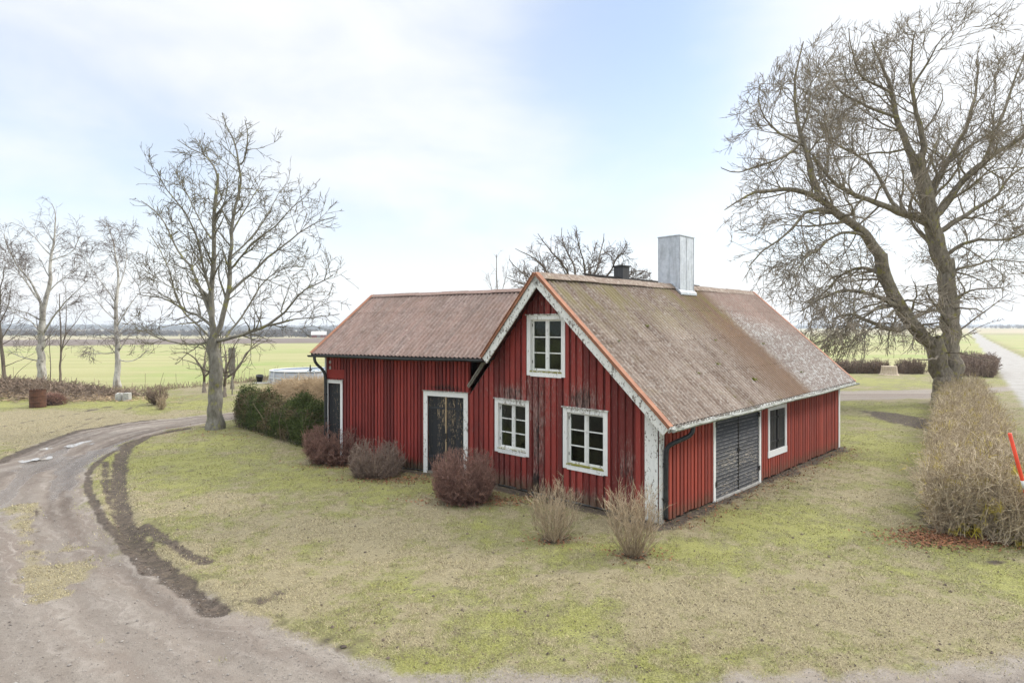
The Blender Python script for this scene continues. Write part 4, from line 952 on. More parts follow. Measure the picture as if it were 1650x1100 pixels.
# ------------------------------------------------------------------ grass blades (real short blades on the lawn)
def blades(N, r0, r1, name, lab):
    # density falls with distance
    u = rng.random(N); r = r0 * (r1 / r0) ** u; t = np.radians(rng.uniform(-46, 46, N)); X, Y = r * np.sin(t), r * np.cos(t)
    m = masks(X, Y); thin = fbm(X / .33, Y / .33, 83, 4); keep = (m['gravel'] * (1 - m['strawdrive']) + 1.1 * sstep(.56, .66, thin) + .8 * m['mud'] + .9 * sstep(0, -0.1, -m['yard'] + 0) * 0) < rng.random(N)
    inb = inside(X, Y, np.array([P0, P0 + dr * LR, P0 + dr * LR + dg * LG, Q])) | inside(X, Y, np.array([Q + np.array([1.5, 0]), W, WC, WC + np.array([6, -3])]))
    keep &= ~inb & (m['yard'] < 1.0)
    X, Y = X[keep], Y[keep]; g = m['green'][keep]; n = len(X); Z = hz(X, Y)
    gg = g + (vnoise(X / .12, Y / .12, 91) - .5) * .9 + rng.normal(0, .16, n)
    h = rng.uniform(.012, .034, n) * (1 + .5 * (fbm(X / .5, Y / .5, 55, 2) - .5)); wd = rng.uniform(.002, .0042, n) * np.clip(np.hypot(X, Y) / 8, 1, 3)
    a = rng.uniform(0, 2 * math.pi, n); ln = h * rng.uniform(.4, 2.2, n)
    B = np.stack([X, Y, Z - .004], -1); s = np.stack([np.cos(a + 1.57), np.sin(a + 1.57), 0 * a], -1) * wd[:, None]
    tip = B + np.stack([np.cos(a) * ln, np.sin(a) * ln, h], -1)
    V = np.stack([B - s, B + s, tip], 1).reshape(-1, 3)
    straw = np.array([.405, .35, .21]); olive = np.array([.295, .28, .125]); moss = np.array([.275, .275, .085]); br = np.array([.17, .12, .075])
    k1 = sstep(.3, .65, gg)[:, None]; k2 = sstep(.7, 1.05, gg)[:, None]
    c = straw * (1 - k1) + olive * k1; c = c * (1 - k2) + moss * k2
    dk = rng.random(n)[:, None]; pn = fbm(X / .28, Y / .28, 71, 4)[:, None] - .5; c = np.where(dk < .08 + .9 * np.clip(pn, 0, 1), br, c) * rng.uniform(.62, 1.2, n)[:, None]
    cc = np.repeat(np.c_[c, np.ones(n)], 3, axis=0)
    mb = MB(); mb.add(V, tris=np.arange(3 * n).reshape(-1, 3), col=cc)
    tag(mb.build(name, M['blade']), lab, 'grass', kind='stuff')
blades(820000, 5.0, 40.0, 'grass', 'short dry and mossy grass of the lawn')

def leaves(centres, name, lab, mat='leaf', size=.035):
    mb = MB()
    for (c, rx, ry, n) in centres:
        X = c[0] + rng.normal(0, rx, n); Y = c[1] + rng.normal(0, ry, n); Z = hz(X, Y) + rng.uniform(.004, .035, n)
        P = np.stack([X, Y, Z], -1); q = rng.normal(0, 1, (n, 3)); q[:, 2] *= .4; q /= np.linalg.norm(q, axis=1)[:, None]; p = np.cross(q, rng.normal(0, .35, (n, 3)) + [0, 0, 1]); p /= np.linalg.norm(p, axis=1)[:, None] + 1e-6
        s = rng.uniform(.5, 1.1, n)[:, None] * size
        V = np.stack([P - q * s, P - p * s * .55, P + q * s, P + p * s * .55], 1).reshape(-1, 3)
        c4 = np.repeat(np.c_[rng.random(n), np.zeros((n, 2)), np.ones(n)], 4, axis=0); mb.add(V, np.arange(4 * n).reshape(-1, 4), col=c4)
    tag(mb.build(name, M[mat]), lab, 'leaves', kind='stuff')
lc = [(G(1560, 866), .75, .28, 2600), (G(1510, 868), .45, .3, 700), (G(775, 806), .8, .3, 900), (G(640, 772), .8, .28, 700), (G(555, 750), .8, .28, 500), (G(893, 868), .3, .2, 160), (G(1022, 893), .3, .2, 160), (G(345, 690), 1.0, .6, 160), (G(420, 700), 1.2, .5, 260)]
for t in np.linspace(0.2, LR, 16): lc.append((P0 + dr * t + nr * .25, .4, .25, 70))
leaves(lc, 'fallen_leaves', 'brown fallen leaves below the walls and bushes')
def pebbles(N, r0, r1, name, lab, mat, test, s0, s1):
    u = rng.random(N); r = r0 * (r1 / r0) ** u; t = np.radians(rng.uniform(-46, 46, N)); X, Y = r * np.sin(t), r * np.cos(t); m = masks(X, Y); k = test(m); X, Y = X[k], Y[k]; n = len(X); Z = hz(X, Y)
    s = rng.uniform(s0, s1, n) ** 1.0 * (1 + 1.2 * (rng.random(n) < .05)); ax = np.array([[1, 0, 0], [-1, 0, 0], [0, 1, 0], [0, -1, 0], [0, 0, .7], [0, 0, -.5]])
    V = ax[None] * (s[:, None, None] * rng.uniform(.6, 1.3, (n, 6, 1))); a = rng.uniform(0, 6.28, n); ca, sa = np.cos(a)[:, None], np.sin(a)[:, None]
    V = np.stack([V[..., 0] * ca - V[..., 1] * sa, V[..., 0] * sa + V[..., 1] * ca, V[..., 2]], -1) + np.stack([X, Y, Z + s * .25], -1)[:, None]
    T = np.array([[0, 2, 4], [2, 1, 4], [1, 3, 4], [3, 0, 4], [2, 0, 5], [1, 2, 5], [3, 1, 5], [0, 3, 5]]); mb = MB()
    mb.add(V.reshape(-1, 3), tris=(T[None] + np.arange(n)[:, None, None] * 6).reshape(-1, 3), col=np.repeat(np.c_[rng.random(n), np.zeros((n, 2)), np.ones(n)], 6, axis=0)); tag(mb.build(name, M[mat]), lab, name, kind='stuff')
M['pebble'] = twigmat('gravel_stones', (.34, .315, .285), (.13, .11, .095)); M['clod'] = twigmat('earth_clods', (.15, .115, .085), (.065, .05, .04))
pebbles(42000, 4.5, 22, 'gravel', 'loose small stones on the driveway', 'pebble', lambda m: m['gravel'] > .5 + .3 * rng.random(len(m['gravel'])), .004, .011)
pebbles(30000, 5.0, 34, 'dirt', 'small dark clods of earth in the ruts and along the walls', 'clod', lambda m: (m['mud'] * rng.random(len(m['mud'])) > .45) & (m['yard'] < 0), .008, .028)
pebbles(9000, 5.0, 26, 'litter', 'small dark bits scattered over the lawn', 'clod', lambda m: (m['gravel'] < .3) & (m['yard'] < 0), .006, .016)

# ================================================================== WOODY PLANTS
def grow(P, R, n_per, t0, t1, ang, L_fn, K, rr, wander, up, rng, env=None, minr=0.004, taper=0.25, azb=None, tpow=1.0, alongR=True):
    """children of the polylines P (N,K0,3): returns child polylines and radii"""
    N, K0, _ = P.shape
    cnt = rng.poisson(n_per) if np.ndim(n_per) else rng.poisson(n_per, N)
    idx = np.repeat(np.arange(N), cnt); n = len(idx)
    if n == 0: return np.zeros((0, K, 3)), np.zeros((0, K))
    t = t0 + (t1 - t0) * rng.random(n) ** tpow; f = t * (K0 - 1); i = np.minimum(f.astype(int), K0 - 2); w = (f - i)[:, None]
    p = P[idx, i] * (1 - w) + P[idx, i + 1] * w; tg = P[idx, i + 1] - P[idx, i]; tg /= np.linalg.norm(tg, axis=1)[:, None] + 1e-9
    r = R[idx, i] * (1 - w[:, 0]) + R[idx, i + 1] * w[:, 0]
    s = rng.normal(0, 1, (n, 3)); s -= np.einsum('nd,nd->n', s, tg)[:, None] * tg; s /= np.linalg.norm(s, axis=1)[:, None] + 1e-9
    a = np.radians(rng.normal(ang, 12, n))[:, None]; d = tg * np.cos(a) + s * np.sin(a)
    L = L_fn(n, t, P[idx], rng)
    if env is not None:
        tt = np.linspace(0, 1.15, 10); ok = np.ones(n, bool); last = np.full(n, .06)
        for q in tt[1:]:
            ins = env(p + d * (L * q)[:, None]); ok &= ins; last = np.where(ok, q, last)
        L = L * np.clip(last * rng.uniform(.75, 1.0, n), .08, 1)
    st = (L / (K - 1))[:, None]; out = [p]; dd = d
    upv = np.zeros((n, 3))
    for k in range(K - 1):
        u_ = up(p if k == 0 else out[-1], k / (K - 1)) if callable(up) else up
        upv[:, 2] = u_
        dd = dd + rng.normal(0, wander, (n, 3)) + upv; dd /= np.linalg.norm(dd, axis=1)[:, None]; out.append(out[-1] + dd * st)
    Pn = np.stack(out, 1)
    r0 = np.maximum(np.minimum(r * rr, r * .9), minr) if alongR else np.full(n, minr)
    r0 = np.minimum(r0, np.maximum(L * 0.03, minr))
    Rn = r0[:, None] * (1 - (1 - taper) * np.linspace(0, 1, K)[None, :] ** 0.9); Rn = np.maximum(Rn, minr * .55)
    return Pn, Rn

def tree(name, lab, cat, base, limbs, spec, bark, env=None, group=None, trunkS=14, minr=.011, seed=1, twigcol=1.0, trunk_levels=1, extra=None, buds=0):
    """limbs: list of (points Nx3, r0, r1, K); spec: list of dicts for successive levels"""
    g = np.random.default_rng(seed)
    z0 = gz_(base[0], base[1])
    o = empty(name, (base[0], base[1], z0), lab, cat, group)
    mt = MB(); mc = MB()
    P0s, R0s = [], []
    axes = []
    for li, (pts, r0, r1, K) in enumerate(limbs):
        pts = np.asarray(pts, float)
        if axes and pts[0][2] > z0 + .5:        # root the limb inside the wood it springs from
            A = np.concatenate(axes); j = np.argmin(np.linalg.norm(A - (pts[0] - (pts[1] - pts[0]) * .15), axis=1)); dj = np.linalg.norm(A[j] - pts[0])
            if .03 < dj < 2.0: pts = np.vstack([A[j:j + 1], pts])
        axes.append(resample(pts, 40))
        P = smooth_path(pts, K, 1); w = np.zeros_like(P); w[1:-1] = g.normal(0, 1, (K - 2, 3)) * (r0 * .16 + .012); P = P + w * .7
        R = r0 + (r1 - r0) * np.linspace(0, 1, K) ** .8
        R = R * (1 + .03 * g.normal(0, 1, K))
        if pts[0][2] < z0 + .3:       # root flare
            zz = P[:, 2] - z0; R = R * (1 + .55 * np.exp(-np.maximum(zz, 0) / .35)); P[0, 2] = z0 - .2
        S = trunkS if r0 > .12 else 8
        Pn = resample(np.c_[P, R], K * 3)
        N3 = len(Pn); a = np.arange(S) / S * 2 * math.pi
        sub = MB(); tubes(sub, Pn[None, :, :3], Pn[None, :, 3], S, col=np.array([[g.random(), 0, 0, 1]]))
        V = sub.v[0]; ctr = np.repeat(Pn[:, :3], S, axis=0); dv = V - ctr
        aa = np.tile(a, N3); zz = np.repeat(np.arange(N3), S)
        k = 1 + .16 * (vnoise(aa * 2.2 + 3, zz * .35 + seed, 3) - .5) * 2 * min(1, r0 / .15) + .08 * np.sin(aa * 5 + zz * .05)
        mt.add(ctr + dv * k[:, None], sub.q[0], col=sub.c[0])
        P0s.append(resample(P, 14)); R0s.append(np.interp(np.linspace(0, 1, 14), np.linspace(0, 1, K), R))
    P = np.array(P0s); R = np.array(R0s); nl = 0
    for sp in spec:
        npb = sp['n'] * (np.linalg.norm(np.diff(P, axis=1), axis=2).sum(1) if sp.get('perm', True) else 1.0)
        if nl == 0 and 'first' in sp: pass
        P2, R2 = grow(P, R, npb, sp.get('t0', .25), sp.get('t1', 1.0), sp['ang'], sp['L'], sp['K'], sp.get('rr', .55), sp['w'], sp['up'], g, env if sp.get('env', True) else None, minr=minr, tpow=sp.get('tp', 1.0))
        # keep out of the ground
        if len(P2):
            ok = P2[:, :, 2].min(1) > z0 + sp.get('zmin', .6); P2, R2 = P2[ok], R2[ok]
            tubes(mt if False else mc, P2, R2, sp.get('S', 4), col=np.stack([g.random(len(P2)), np.full(len(P2), sp.get('tw', 0.0)), np.zeros(len(P2)), np.ones(len(P2))], 1))
        if sp.get('keep'): P = np.concatenate([resample_b(P, sp['K']), P2]); R = np.concatenate([resample_r(R, sp['K']), R2])
        else: P, R = P2, R2
        nl += 1
    part('trunk', mt, M[bark], o, smooth=True); part('crown', mc, M[bark], o)
    return o
def resample_b(P, K):
    t = np.linspace(0, 1, P.shape[1]); q = np.linspace(0, 1, K); i = np.clip(np.searchsorted(t, q) - 1, 0, P.shape[1] - 2); w = ((q - t[i]) / (t[i + 1] - t[i]))[None, :, None]
    return P[:, i] * (1 - w) + P[:, i + 1] * w
def resample_r(R, K): return resample_b(R[..., None], K)[..., 0]
def ell(c, r, p=2.0):
    c, r = np.array(c, float), np.array(r, float)
    return lambda X: (np.abs((X - c) / r) ** p).sum(-1) < 1
def uni(*fs):
    def f(X):
        o = fs[0](X)
        for g in fs[1:]: o = o | g(X)
        return o
    return f
def lf(a, b, dec=0.5):
    """child length in metres, shorter towards the tip of its parent"""
    return lambda n, t, P, g: (a + (b - a) * g.random(n)) * (1 - dec * t)
TH = 1.0
def limb(pxs, Y, dY, r0, r1, K=12):
    """branch drawn in view at depth Y, moving dY in depth from start to end"""
    n = len(pxs); pts = [PY_at(x, y, Y + (dY * i / (n - 1) if not isinstance(dY, (list, tuple)) else dY[i])) for i, (x, y) in enumerate(pxs)]
    return (np.array(pts), r0 * TH, r1 * TH, K)

# ---- the great bare tree at the right
def B(*c): return [(1100 + a / 1.774, b / 1.774) for a, b in c]
def D_(*c): return [(1350 + a / 3.333, b / 3.333) for a, b in c]
def E_(*c): return [(1150 + a / 3.142, 250 + b / 3.142) for a, b in c]
YB = 32.5; TH = .68
bx = PY_at(1523, 655, YB)
L = [limb([(1522, 656), (1520, 620), (1514, 580), (1502, 545)], YB, 0, .78, .62, 10),
     limb([(1530, 640), (1530, 600), (1532, 560), (1530, 520), (1528, 470), (1524, 420)], YB, [0, .2, .4, .6, .8, 1.0], .76, .56, 14),
     limb(B((748, 760), (722, 700), (705, 600), (697, 560), (686, 500), (670, 440)), YB + .8, 0, .64, .48, 10),
     limb([(1502, 552), (1478, 535), (1455, 505), (1436, 470), (1427, 440), (1420, 410)], YB, [0, -.3, -.6, -.9, -1.1, -1.2], .52, .42, 12),
     limb(B((566, 728), (530, 680), (480, 640), (430, 600), (385, 565), (340, 545), (300, 540), (240, 545), (170, 560), (120, 600)), YB - 1.2, -2.2, .42, .03, 16),
     limb(B((385, 565), (370, 480), (345, 410), (322, 330), (318, 250), (330, 180), (345, 120)), YB - 2, 1, .24, .04, 14),
     limb(B((430, 600), (350, 600), (310, 660), (270, 690), (220, 720), (190, 760)), YB - 2, -1.5, .16, .04, 12),
     limb(B((345, 410), (290, 395), (240, 350), (215, 300), (222, 240)), YB - 2, 1.5, .12, .03, 10),
     limb(B((320, 430), (270, 460), (220, 470), (160, 500), (110, 480)), YB - 2, -1, .12, .03, 10),
     limb(B((686, 500), (650, 440), (625, 370), (605, 300), (590, 230), (560, 170), (540, 120)), YB + .8, 1, .36, .05, 14),
     limb(B((676, 500), (690, 420), (670, 330), (655, 250), (650, 180), (665, 90)), YB + .8, -1.2, .30, .04, 14),
     limb(B((655, 250), (700, 180), (730, 120), (760, 90)), YB + .2, -1.5, .13, .03, 9),
     limb(B((610, 330), (560, 320), (500, 290), (450, 270), (410, 190)), YB + 1, 1.5, .16, .03, 10),
     limb(B((592, 260), (540, 240), (500, 210), (480, 130), (475, 80)), YB + 1, -1.2, .13, .03, 10),
     limb(B((725, 640), (650, 620), (590, 590), (520, 570), (470, 545), (400, 500), (370, 440)), YB + .5, [0, -.5, -1, -1.5, -2, -2.5, -2.5], .36, .07, 14),
     limb(B((600, 590), (560, 500), (520, 450), (440, 420), (400, 380), (385, 330)), YB, 2.0, .17, .04, 12),
     limb(B((700, 590), (720, 520), (770, 440), (805, 380), (830, 300), (845, 240), (840, 170)), YB + .8, 2, .30, .05, 14),
     limb(B((735, 610), (780, 540), (830, 485), (870, 455), (930, 415), (990, 385), (1060, 340)), YB + .8, -1.5, .34, .09, 14),
     limb(B((870, 455), (900, 360), (930, 290), (950, 230), (980, 140)), YB, 1.0, .17, .04, 10),
     limb(B((740, 660), (800, 620), (860, 580), (905, 560), (930, 500), (990, 470)), YB + .8, 1.8, .24, .06, 12),
     limb(B((745, 730), (800, 700), (850, 680), (920, 690), (1000, 660)), YB + .8, -2.5, .18, .04, 12),
     limb(B((750, 780), (820, 760), (900, 740), (980, 750)), YB + .8, 1.5, .14, .03, 10),
     limb(E_((985, 870), (890, 890), (820, 855), (760, 835), (700, 790), (600, 830)), YB - .6, -1.8, .24, .07, 12),
     limb(E_((930, 770), (860, 720), (780, 700), (700, 680), (600, 690), (500, 750), (440, 790)), YB - .9, -2.5, .20, .05, 12),
     limb(E_((900, 640), (830, 590), (760, 565), (700, 570), (640, 610), (590, 660), (520, 740)), YB - 1, 2.2, .18, .05, 12),
     limb(E_((800, 420), (720, 390), (650, 385), (590, 420), (520, 490), (460, 510), (420, 600)), YB - 1.4, -2.5, .16, .04, 12),
     limb(B((770, 960), (850, 900), (930, 840)), YB + .5, -2, .09, .02, 8), limb(B((775, 980), (850, 930), (910, 915)), YB + .5, -1, .06, .015, 8)]
envb0 = uni(ell((22.6, YB, 11.8), (11.6, 8.5, 9.2), 2.3), ell((15.0, YB - 1, 7.2), (4.2, 5, 6.2), 2.2))
envb = lambda X: envb0(X) & ~((X[..., 0] > 24.2) & (X[..., 2] < 4.6 + .5 * (X[..., 0] - 24.2)))
def upb(p, k):
    low = sstep(11, 5, p[:, 2]); return -0.15 * low * (1 - k * 1.1) + 0.055 * (1 - low)
spec = [dict(n=2.1, ang=50, L=lf(2.4, 5.2, .45), K=10, rr=.42, w=.17, up=upb, t0=.18, S=5, tw=.25, zmin=2.2),
        dict(n=2.4, ang=46, L=lf(.9, 2.7, .4), K=8, rr=.5, w=.15, up=upb, t0=.15, S=4, tw=.6, zmin=1.6),
        dict(n=3.1, ang=38, L=lf(.45, 1.4, .35), K=6, rr=.55, w=.12, up=upb, t0=.15, S=3, tw=.85, zmin=1.3),
        dict(n=2.3, ang=36, L=lf(.2, .6, .3), K=4, rr=.6, w=.12, up=0.07, t0=.2, S=3, tw=1.0, zmin=1.2)]
tree('old_tree', 'huge old bare tree with mossy split trunk beside the hedge and road', 'tree', bx, L, spec, 'bark_big', envb, minr=.0155, seed=5, trunkS=18)

# ---- the tree at the left by the driveway
def A_2(*c): return [(180 + a / 2.75, 160 + b / 2.75) for a, b in c]
TH = .62; YL = 24.3; bl = PY_at(346, 690, YL)
L = [limb([(346, 692), (345, 655), (347, 620), (347, 580), (344, 545)], YL, 0, .44, .38, 10),
     limb(A_2((455, 1050), (440, 950), (440, 800), (452, 700), (452, 600), (455, 480), (465, 380), (470, 330)), YL, .5, .20, .09, 16),
     limb(A_2((470, 1040), (500, 920), (525, 840), (520, 740), (530, 600), (545, 480), (575, 380), (572, 290), (550, 200), (500, 110), (490, 60)), YL, -.6, .19, .03, 18),
     limb(A_2((470, 330), (440, 270), (400, 240), (350, 220), (290, 180)), YL + .5, 1, .07, .02, 9),
     limb(A_2((575, 290), (600, 240), (605, 150), (590, 90)), YL - .5, -1, .06, .015, 8),
     limb(A_2((440, 960), (380, 800), (340, 720), (290, 680), (260, 590), (200, 500), (130, 450)), YL, 1.8, .12, .025, 14),
     limb(A_2((445, 860), (400, 740), (390, 640), (330, 500), (260, 420), (210, 350), (200, 310)), YL, -1.8, .10, .02, 13),
     limb(A_2((445, 1000), (390, 960), (330, 940), (250, 890), (180, 870), (110, 860)), YL, -1.5, .11, .02, 12),
     limb(A_2((450, 1060), (380, 1000), (300, 930), (250, 740), (200, 640), (160, 580)), YL, 2.4, .08, .02, 12),
     limb(A_2((445, 1075), (340, 1090), (240, 1070), (150, 1030), (130, 1010)), YL, -2, .09, .02, 11),
     limb(A_2((480, 1070), (570, 1050), (640, 1020), (700, 1000), (780, 930), (830, 850), (900, 820), (980, 780)), YL, -1.2, .14, .025, 15),
     limb(A_2((700, 1000), (800, 975), (900, 965), (1010, 950)), YL - .8, -.6, .07, .015, 10),
     limb(A_2((525, 840), (590, 800), (650, 740), (700, 690), (760, 650), (830, 590), (900, 545), (990, 520)), YL, 1.6, .11, .02, 14),
     limb(A_2((520, 760), (580, 690), (640, 620), (740, 560), (800, 470), (850, 440)), YL, -1.8, .08, .02, 12),
     limb(A_2((500, 1040), (560, 990), (600, 930), (640, 850), (700, 780), (800, 730), (860, 740)), YL, 2.2, .08, .018, 12),
     limb(A_2((535, 580), (600, 480), (650, 390), (680, 340)), YL - .3, 1.5, .06, .015, 9),
     limb(A_2((525, 700), (600, 640), (690, 520), (720, 440), (770, 380)), YL, 2.0, .07, .015, 10),
     limb(A_2((452, 620), (400, 560), (350, 450), (300, 350), (260, 290)), YL + .3, 1.5, .06, .015, 10),
     limb(A_2((455, 560), (500, 470), (520, 380), (500, 300)), YL + .3, -1.5, .05, .015, 9),
     limb(A_2((440, 900), (350, 860), (270, 840), (150, 760)), YL, 1.5, .06, .015, 10)]
envl = uni(ell((-11.6, YL, 7.3), (4.7, 4.0, 5.3), 2.3), ell((-11.3, YL, 5.4), (5.2, 4.3, 3.2), 2.3))
spec = [dict(n=3.0, ang=45, L=lf(.9, 2.7, .45), K=9, rr=.55, w=.13, up=.05, t0=.15, S=5, tw=.35, zmin=2.0),
        dict(n=3.6, ang=45, L=lf(.4, 1.25, .4), K=6, rr=.5, w=.13, up=.05, t0=.15, S=4, tw=.7, zmin=1.9),
        dict(n=5.0, ang=45, L=lf(.14, .45, .35), K=4, rr=.6, w=.18, up=.08, t0=.2, S=3, tw=1.0, zmin=1.8)]
tree('bare_tree', 'bare grey-trunked tree with yellow lichen standing at the bend of the driveway', 'tree', bl, L, spec, 'bark_maple', envl, minr=.012, seed=11)

# ---- birches and thin trees at the far left
def Bi(*c): return [(a / 3.233, 300 + b / 3.233) for a, b in c]
YC = 43.5; TH = .62
def bspec(k=1.0): return [dict(n=2.3 * k, ang=42, L=lf(1.0, 3.0, .5), K=8, rr=.42, w=.11, up=.06, t0=.3, S=4, tw=.5, zmin=2.0),
        dict(n=2.6 * k, ang=40, L=lf(.5, 1.6, .3), K=7, rr=.5, w=.13, up=-.03, t0=.2, S=3, tw=.85, zmin=1.5),
        dict(n=4.0 * k, ang=38, L=lf(.3, .9, .3), K=4, rr=.6, w=.14, up=-.16, t0=.2, S=3, tw=1.0, zmin=1.2)]
b1 = PY_at(66, 619, YC)
L = [limb(Bi((212, 1035), (215, 930), (212, 830), (220, 700), (222, 630)), YC, 0, .44, .28, 12),
     limb(Bi((222, 640), (250, 560), (265, 480), (262, 380), (285, 260), (295, 150), (270, 90)), YC, .5, .26, .03, 14),
     limb(Bi((220, 640), (200, 570), (150, 470), (100, 440), (60, 360), (20, 250)), YC, -1.5, .17, .03, 12),
     limb(Bi((195, 590), (150, 520), (90, 430), (0, 370), (-40, 340)), YC, 1.5, .13, .02, 10),
     limb(Bi((210, 700), (150, 660), (60, 640), (0, 590)), YC, -1, .10, .02, 10),
     limb(Bi((205, 760), (170, 700), (100, 680), (20, 610)), YC, 1.5, .10, .02, 10),
     limb(Bi((222, 770), (290, 660), (350, 590), (420, 530), (460, 480)), YC, -1.5, .13, .02, 12),
     limb(Bi((250, 560), (300, 500), (370, 450), (410, 400)), YC, 1, .08, .02, 9),
     limb(Bi((262, 380), (330, 370), (390, 330), (430, 220)), YC, -1, .07, .015, 9),
     limb(Bi((245, 340), (180, 270), (120, 210), (60, 190)), YC, -1, .07, .015, 9),
     limb(Bi((195, 910), (150, 900), (80, 880), (40, 850)), YC, -1, .09, .02, 8)]
tree('birch_tree', 'tall pale birch with forked trunk rising behind the brush pile and rusty barrel', 'tree', b1, L, bspec(1.0), 'bark_birch', ell((b1[0] - .4, YC, 7.9), (5.6, 4.5, 6.0), 2.2), seed=21, minr=.0135, group='birches at the field edge')
b2 = PY_at(189, 624, 42.2); Y2 = 42.2
L = [limb(Bi((612, 1045), (610, 900), (608, 780), (605, 620), (610, 540)), Y2, 0, .30, .16, 12),
     limb(Bi((610, 550), (615, 450), (600, 350), (590, 280), (560, 200), (530, 170)), Y2, .4, .15, .02, 12),
     limb(Bi((605, 600), (540, 520), (490, 450), (440, 380), (430, 340)), Y2, -1, .08, .015, 10),
     limb(Bi((615, 540), (650, 450), (660, 350), (650, 240)), Y2, 1, .07, .015, 10),
     limb(Bi((605, 700), (540, 640), (470, 560), (440, 520)), Y2, 1, .08, .015, 10),
     limb(Bi((612, 720), (660, 640), (720, 560), (760, 520)), Y2, -1, .08, .015, 10),
     limb(Bi((615, 760), (680, 700), (760, 640)), Y2, 1.2, .08, .015, 10),
     limb(Bi((600, 770), (520, 730), (440, 680)), Y2, -.8, .07, .015, 10),
     limb(Bi((600, 790), (500, 790), (420, 760)), Y2, .8, .06, .015, 10),
     limb(Bi((600, 868), (520, 872), (430, 866)), Y2, -.8, .07, .015, 9),
     limb(Bi((620, 905), (680, 915), (730, 890), (776, 850)), Y2, .5, .08, .02, 9)]
tree('birch_tree', 'slender white-barked birch standing alone beside two concrete blocks', 'tree', b2, L, bspec(1.1), 'bark_birch', ell((b2[0] - .2, Y2, 6.8), (4.2, 3.6, 5.4), 2.2), seed=22, minr=.013, group='birches at the field edge')
b3 = PY_at(97, 617, 44); Y3 = 44
L = [limb(Bi((313, 1020), (315, 900), (318, 780), (312, 640), (310, 560)), Y3, 0, .13, .04, 12), limb(Bi((318, 860), (345, 760), (345, 640), (340, 520)), Y3, -.5, .08, .02, 10),
     limb(Bi((340, 780), (400, 700), (440, 640)), Y3, .6, .06, .02, 9), limb(Bi((330, 840), (370, 780), (430, 720)), Y3, -.8, .05, .015, 9), limb([(81, 618), (81, 580), (79, 545), (82, 510)], Y3, .6, .06, .02, 9)]
tree('thin_tree', 'thin brown-stemmed tree between the two birches', 'tree', b3, L, [dict(n=1.6, ang=35, L=lf(.5, 1.6, .4), K=7, rr=.5, w=.12, up=.08, t0=.2, S=3, tw=.6, zmin=.8), dict(n=2.4, ang=35, L=lf(.25, .8, .3), K=4, rr=.6, w=.13, up=.04, t0=.2, S=3, tw=1, zmin=.6)], 'bark_brown', None, seed=23, minr=.009)
b4 = PY_at(4, 625, 41); Y4 = 41
L = [limb(Bi((18, 1050), (20, 930), (5, 800), (-5, 700), (0, 560), (20, 430)), Y4, 0, .22, .04, 13), limb(Bi((5, 800), (60, 720), (80, 640)), Y4, .6, .07, .02, 9), limb(Bi((10, 700), (50, 600), (60, 500)), Y4, -.6, .07, .02, 9),
     limb(Bi((20, 940), (120, 900), (200, 860)), Y4, .6, .05, .012, 9), limb(Bi((0, 720), (-90, 600), (-130, 450)), Y4, -1, .08, .02, 9), limb(Bi((30, 1050), (100, 960), (180, 900)), Y4, -1, .04, .012, 9)]
tree('thin_tree', 'dark mossy trunk cut by the left edge of the photo', 'tree', b4, L, bspec(.9), 'bark_brown', ell((b4[0] - 1, Y4, 5.2), (4.0, 3.5, 4.8), 2.2), seed=24, minr=.010)

TH = .8
# ---- fruit trees behind the left tree
def orchard(px, py, Y, forks, seed, lab):
    b = PY_at(px, py, Y); L = [limb([(px, py), (px + f[0][0] * .3, py - 20), (px + f[0][0], py - 40)] if i == 0 else f, Y, (-1) ** i * 1.2, .11 if i else .14, .02, 10) for i, f in enumerate(forks)]
    tree('fruit_tree', lab, 'tree', b, L, [dict(n=2.2, ang=52, L=lf(.5, 1.5, .4), K=8, rr=.5, w=.2, up=.03, t0=.15, S=4, tw=.3, zmin=1.0), dict(n=3.4, ang=50, L=lf(.2, .7, .4), K=5, rr=.55, w=.22, up=.02, t0=.15, S=3, tw=.8, zmin=.8), dict(n=3, ang=45, L=lf(.1, .3, .3), K=3, rr=.6, w=.2, up=.05, S=3, tw=1, zmin=.8)], 'bark_brown', ell((b[0], Y, 2.6), (3.1, 2.8, 2.2), 2.2), seed=seed, minr=.009, group='old fruit trees behind the driveway')
def fork(*a): return [np.array(q, float) for q in a]
orchard(329, 633, 38.5, [[(0, 0)], fork((329, 600), (318, 580), (300, 565), (275, 570)), fork((329, 600), (330, 575), (335, 550)), fork((328, 610), (345, 590), (352, 560), (350, 545))], 31, 'small bare fruit tree seen left of the grey trunk')
orchard(361, 640, 35.8, [[(2, 0)], fork((363, 605), (368, 585), (376, 560), (385, 545)), fork((363, 610), (385, 595), (395, 570), (420, 550), (435, 548)), fork((362, 600), (350, 580), (335, 560), (310, 550)), fork((364, 605), (364, 580), (360, 545))], 32, 'spreading bare fruit tree right of the grey trunk')
orchard(374, 626, 41, [[(2, 0)], fork((376, 600), (392, 580), (404, 560), (420, 545)), fork((376, 605), (375, 580), (378, 555))], 33, 'farther fruit tree with leaning stem near the pool')

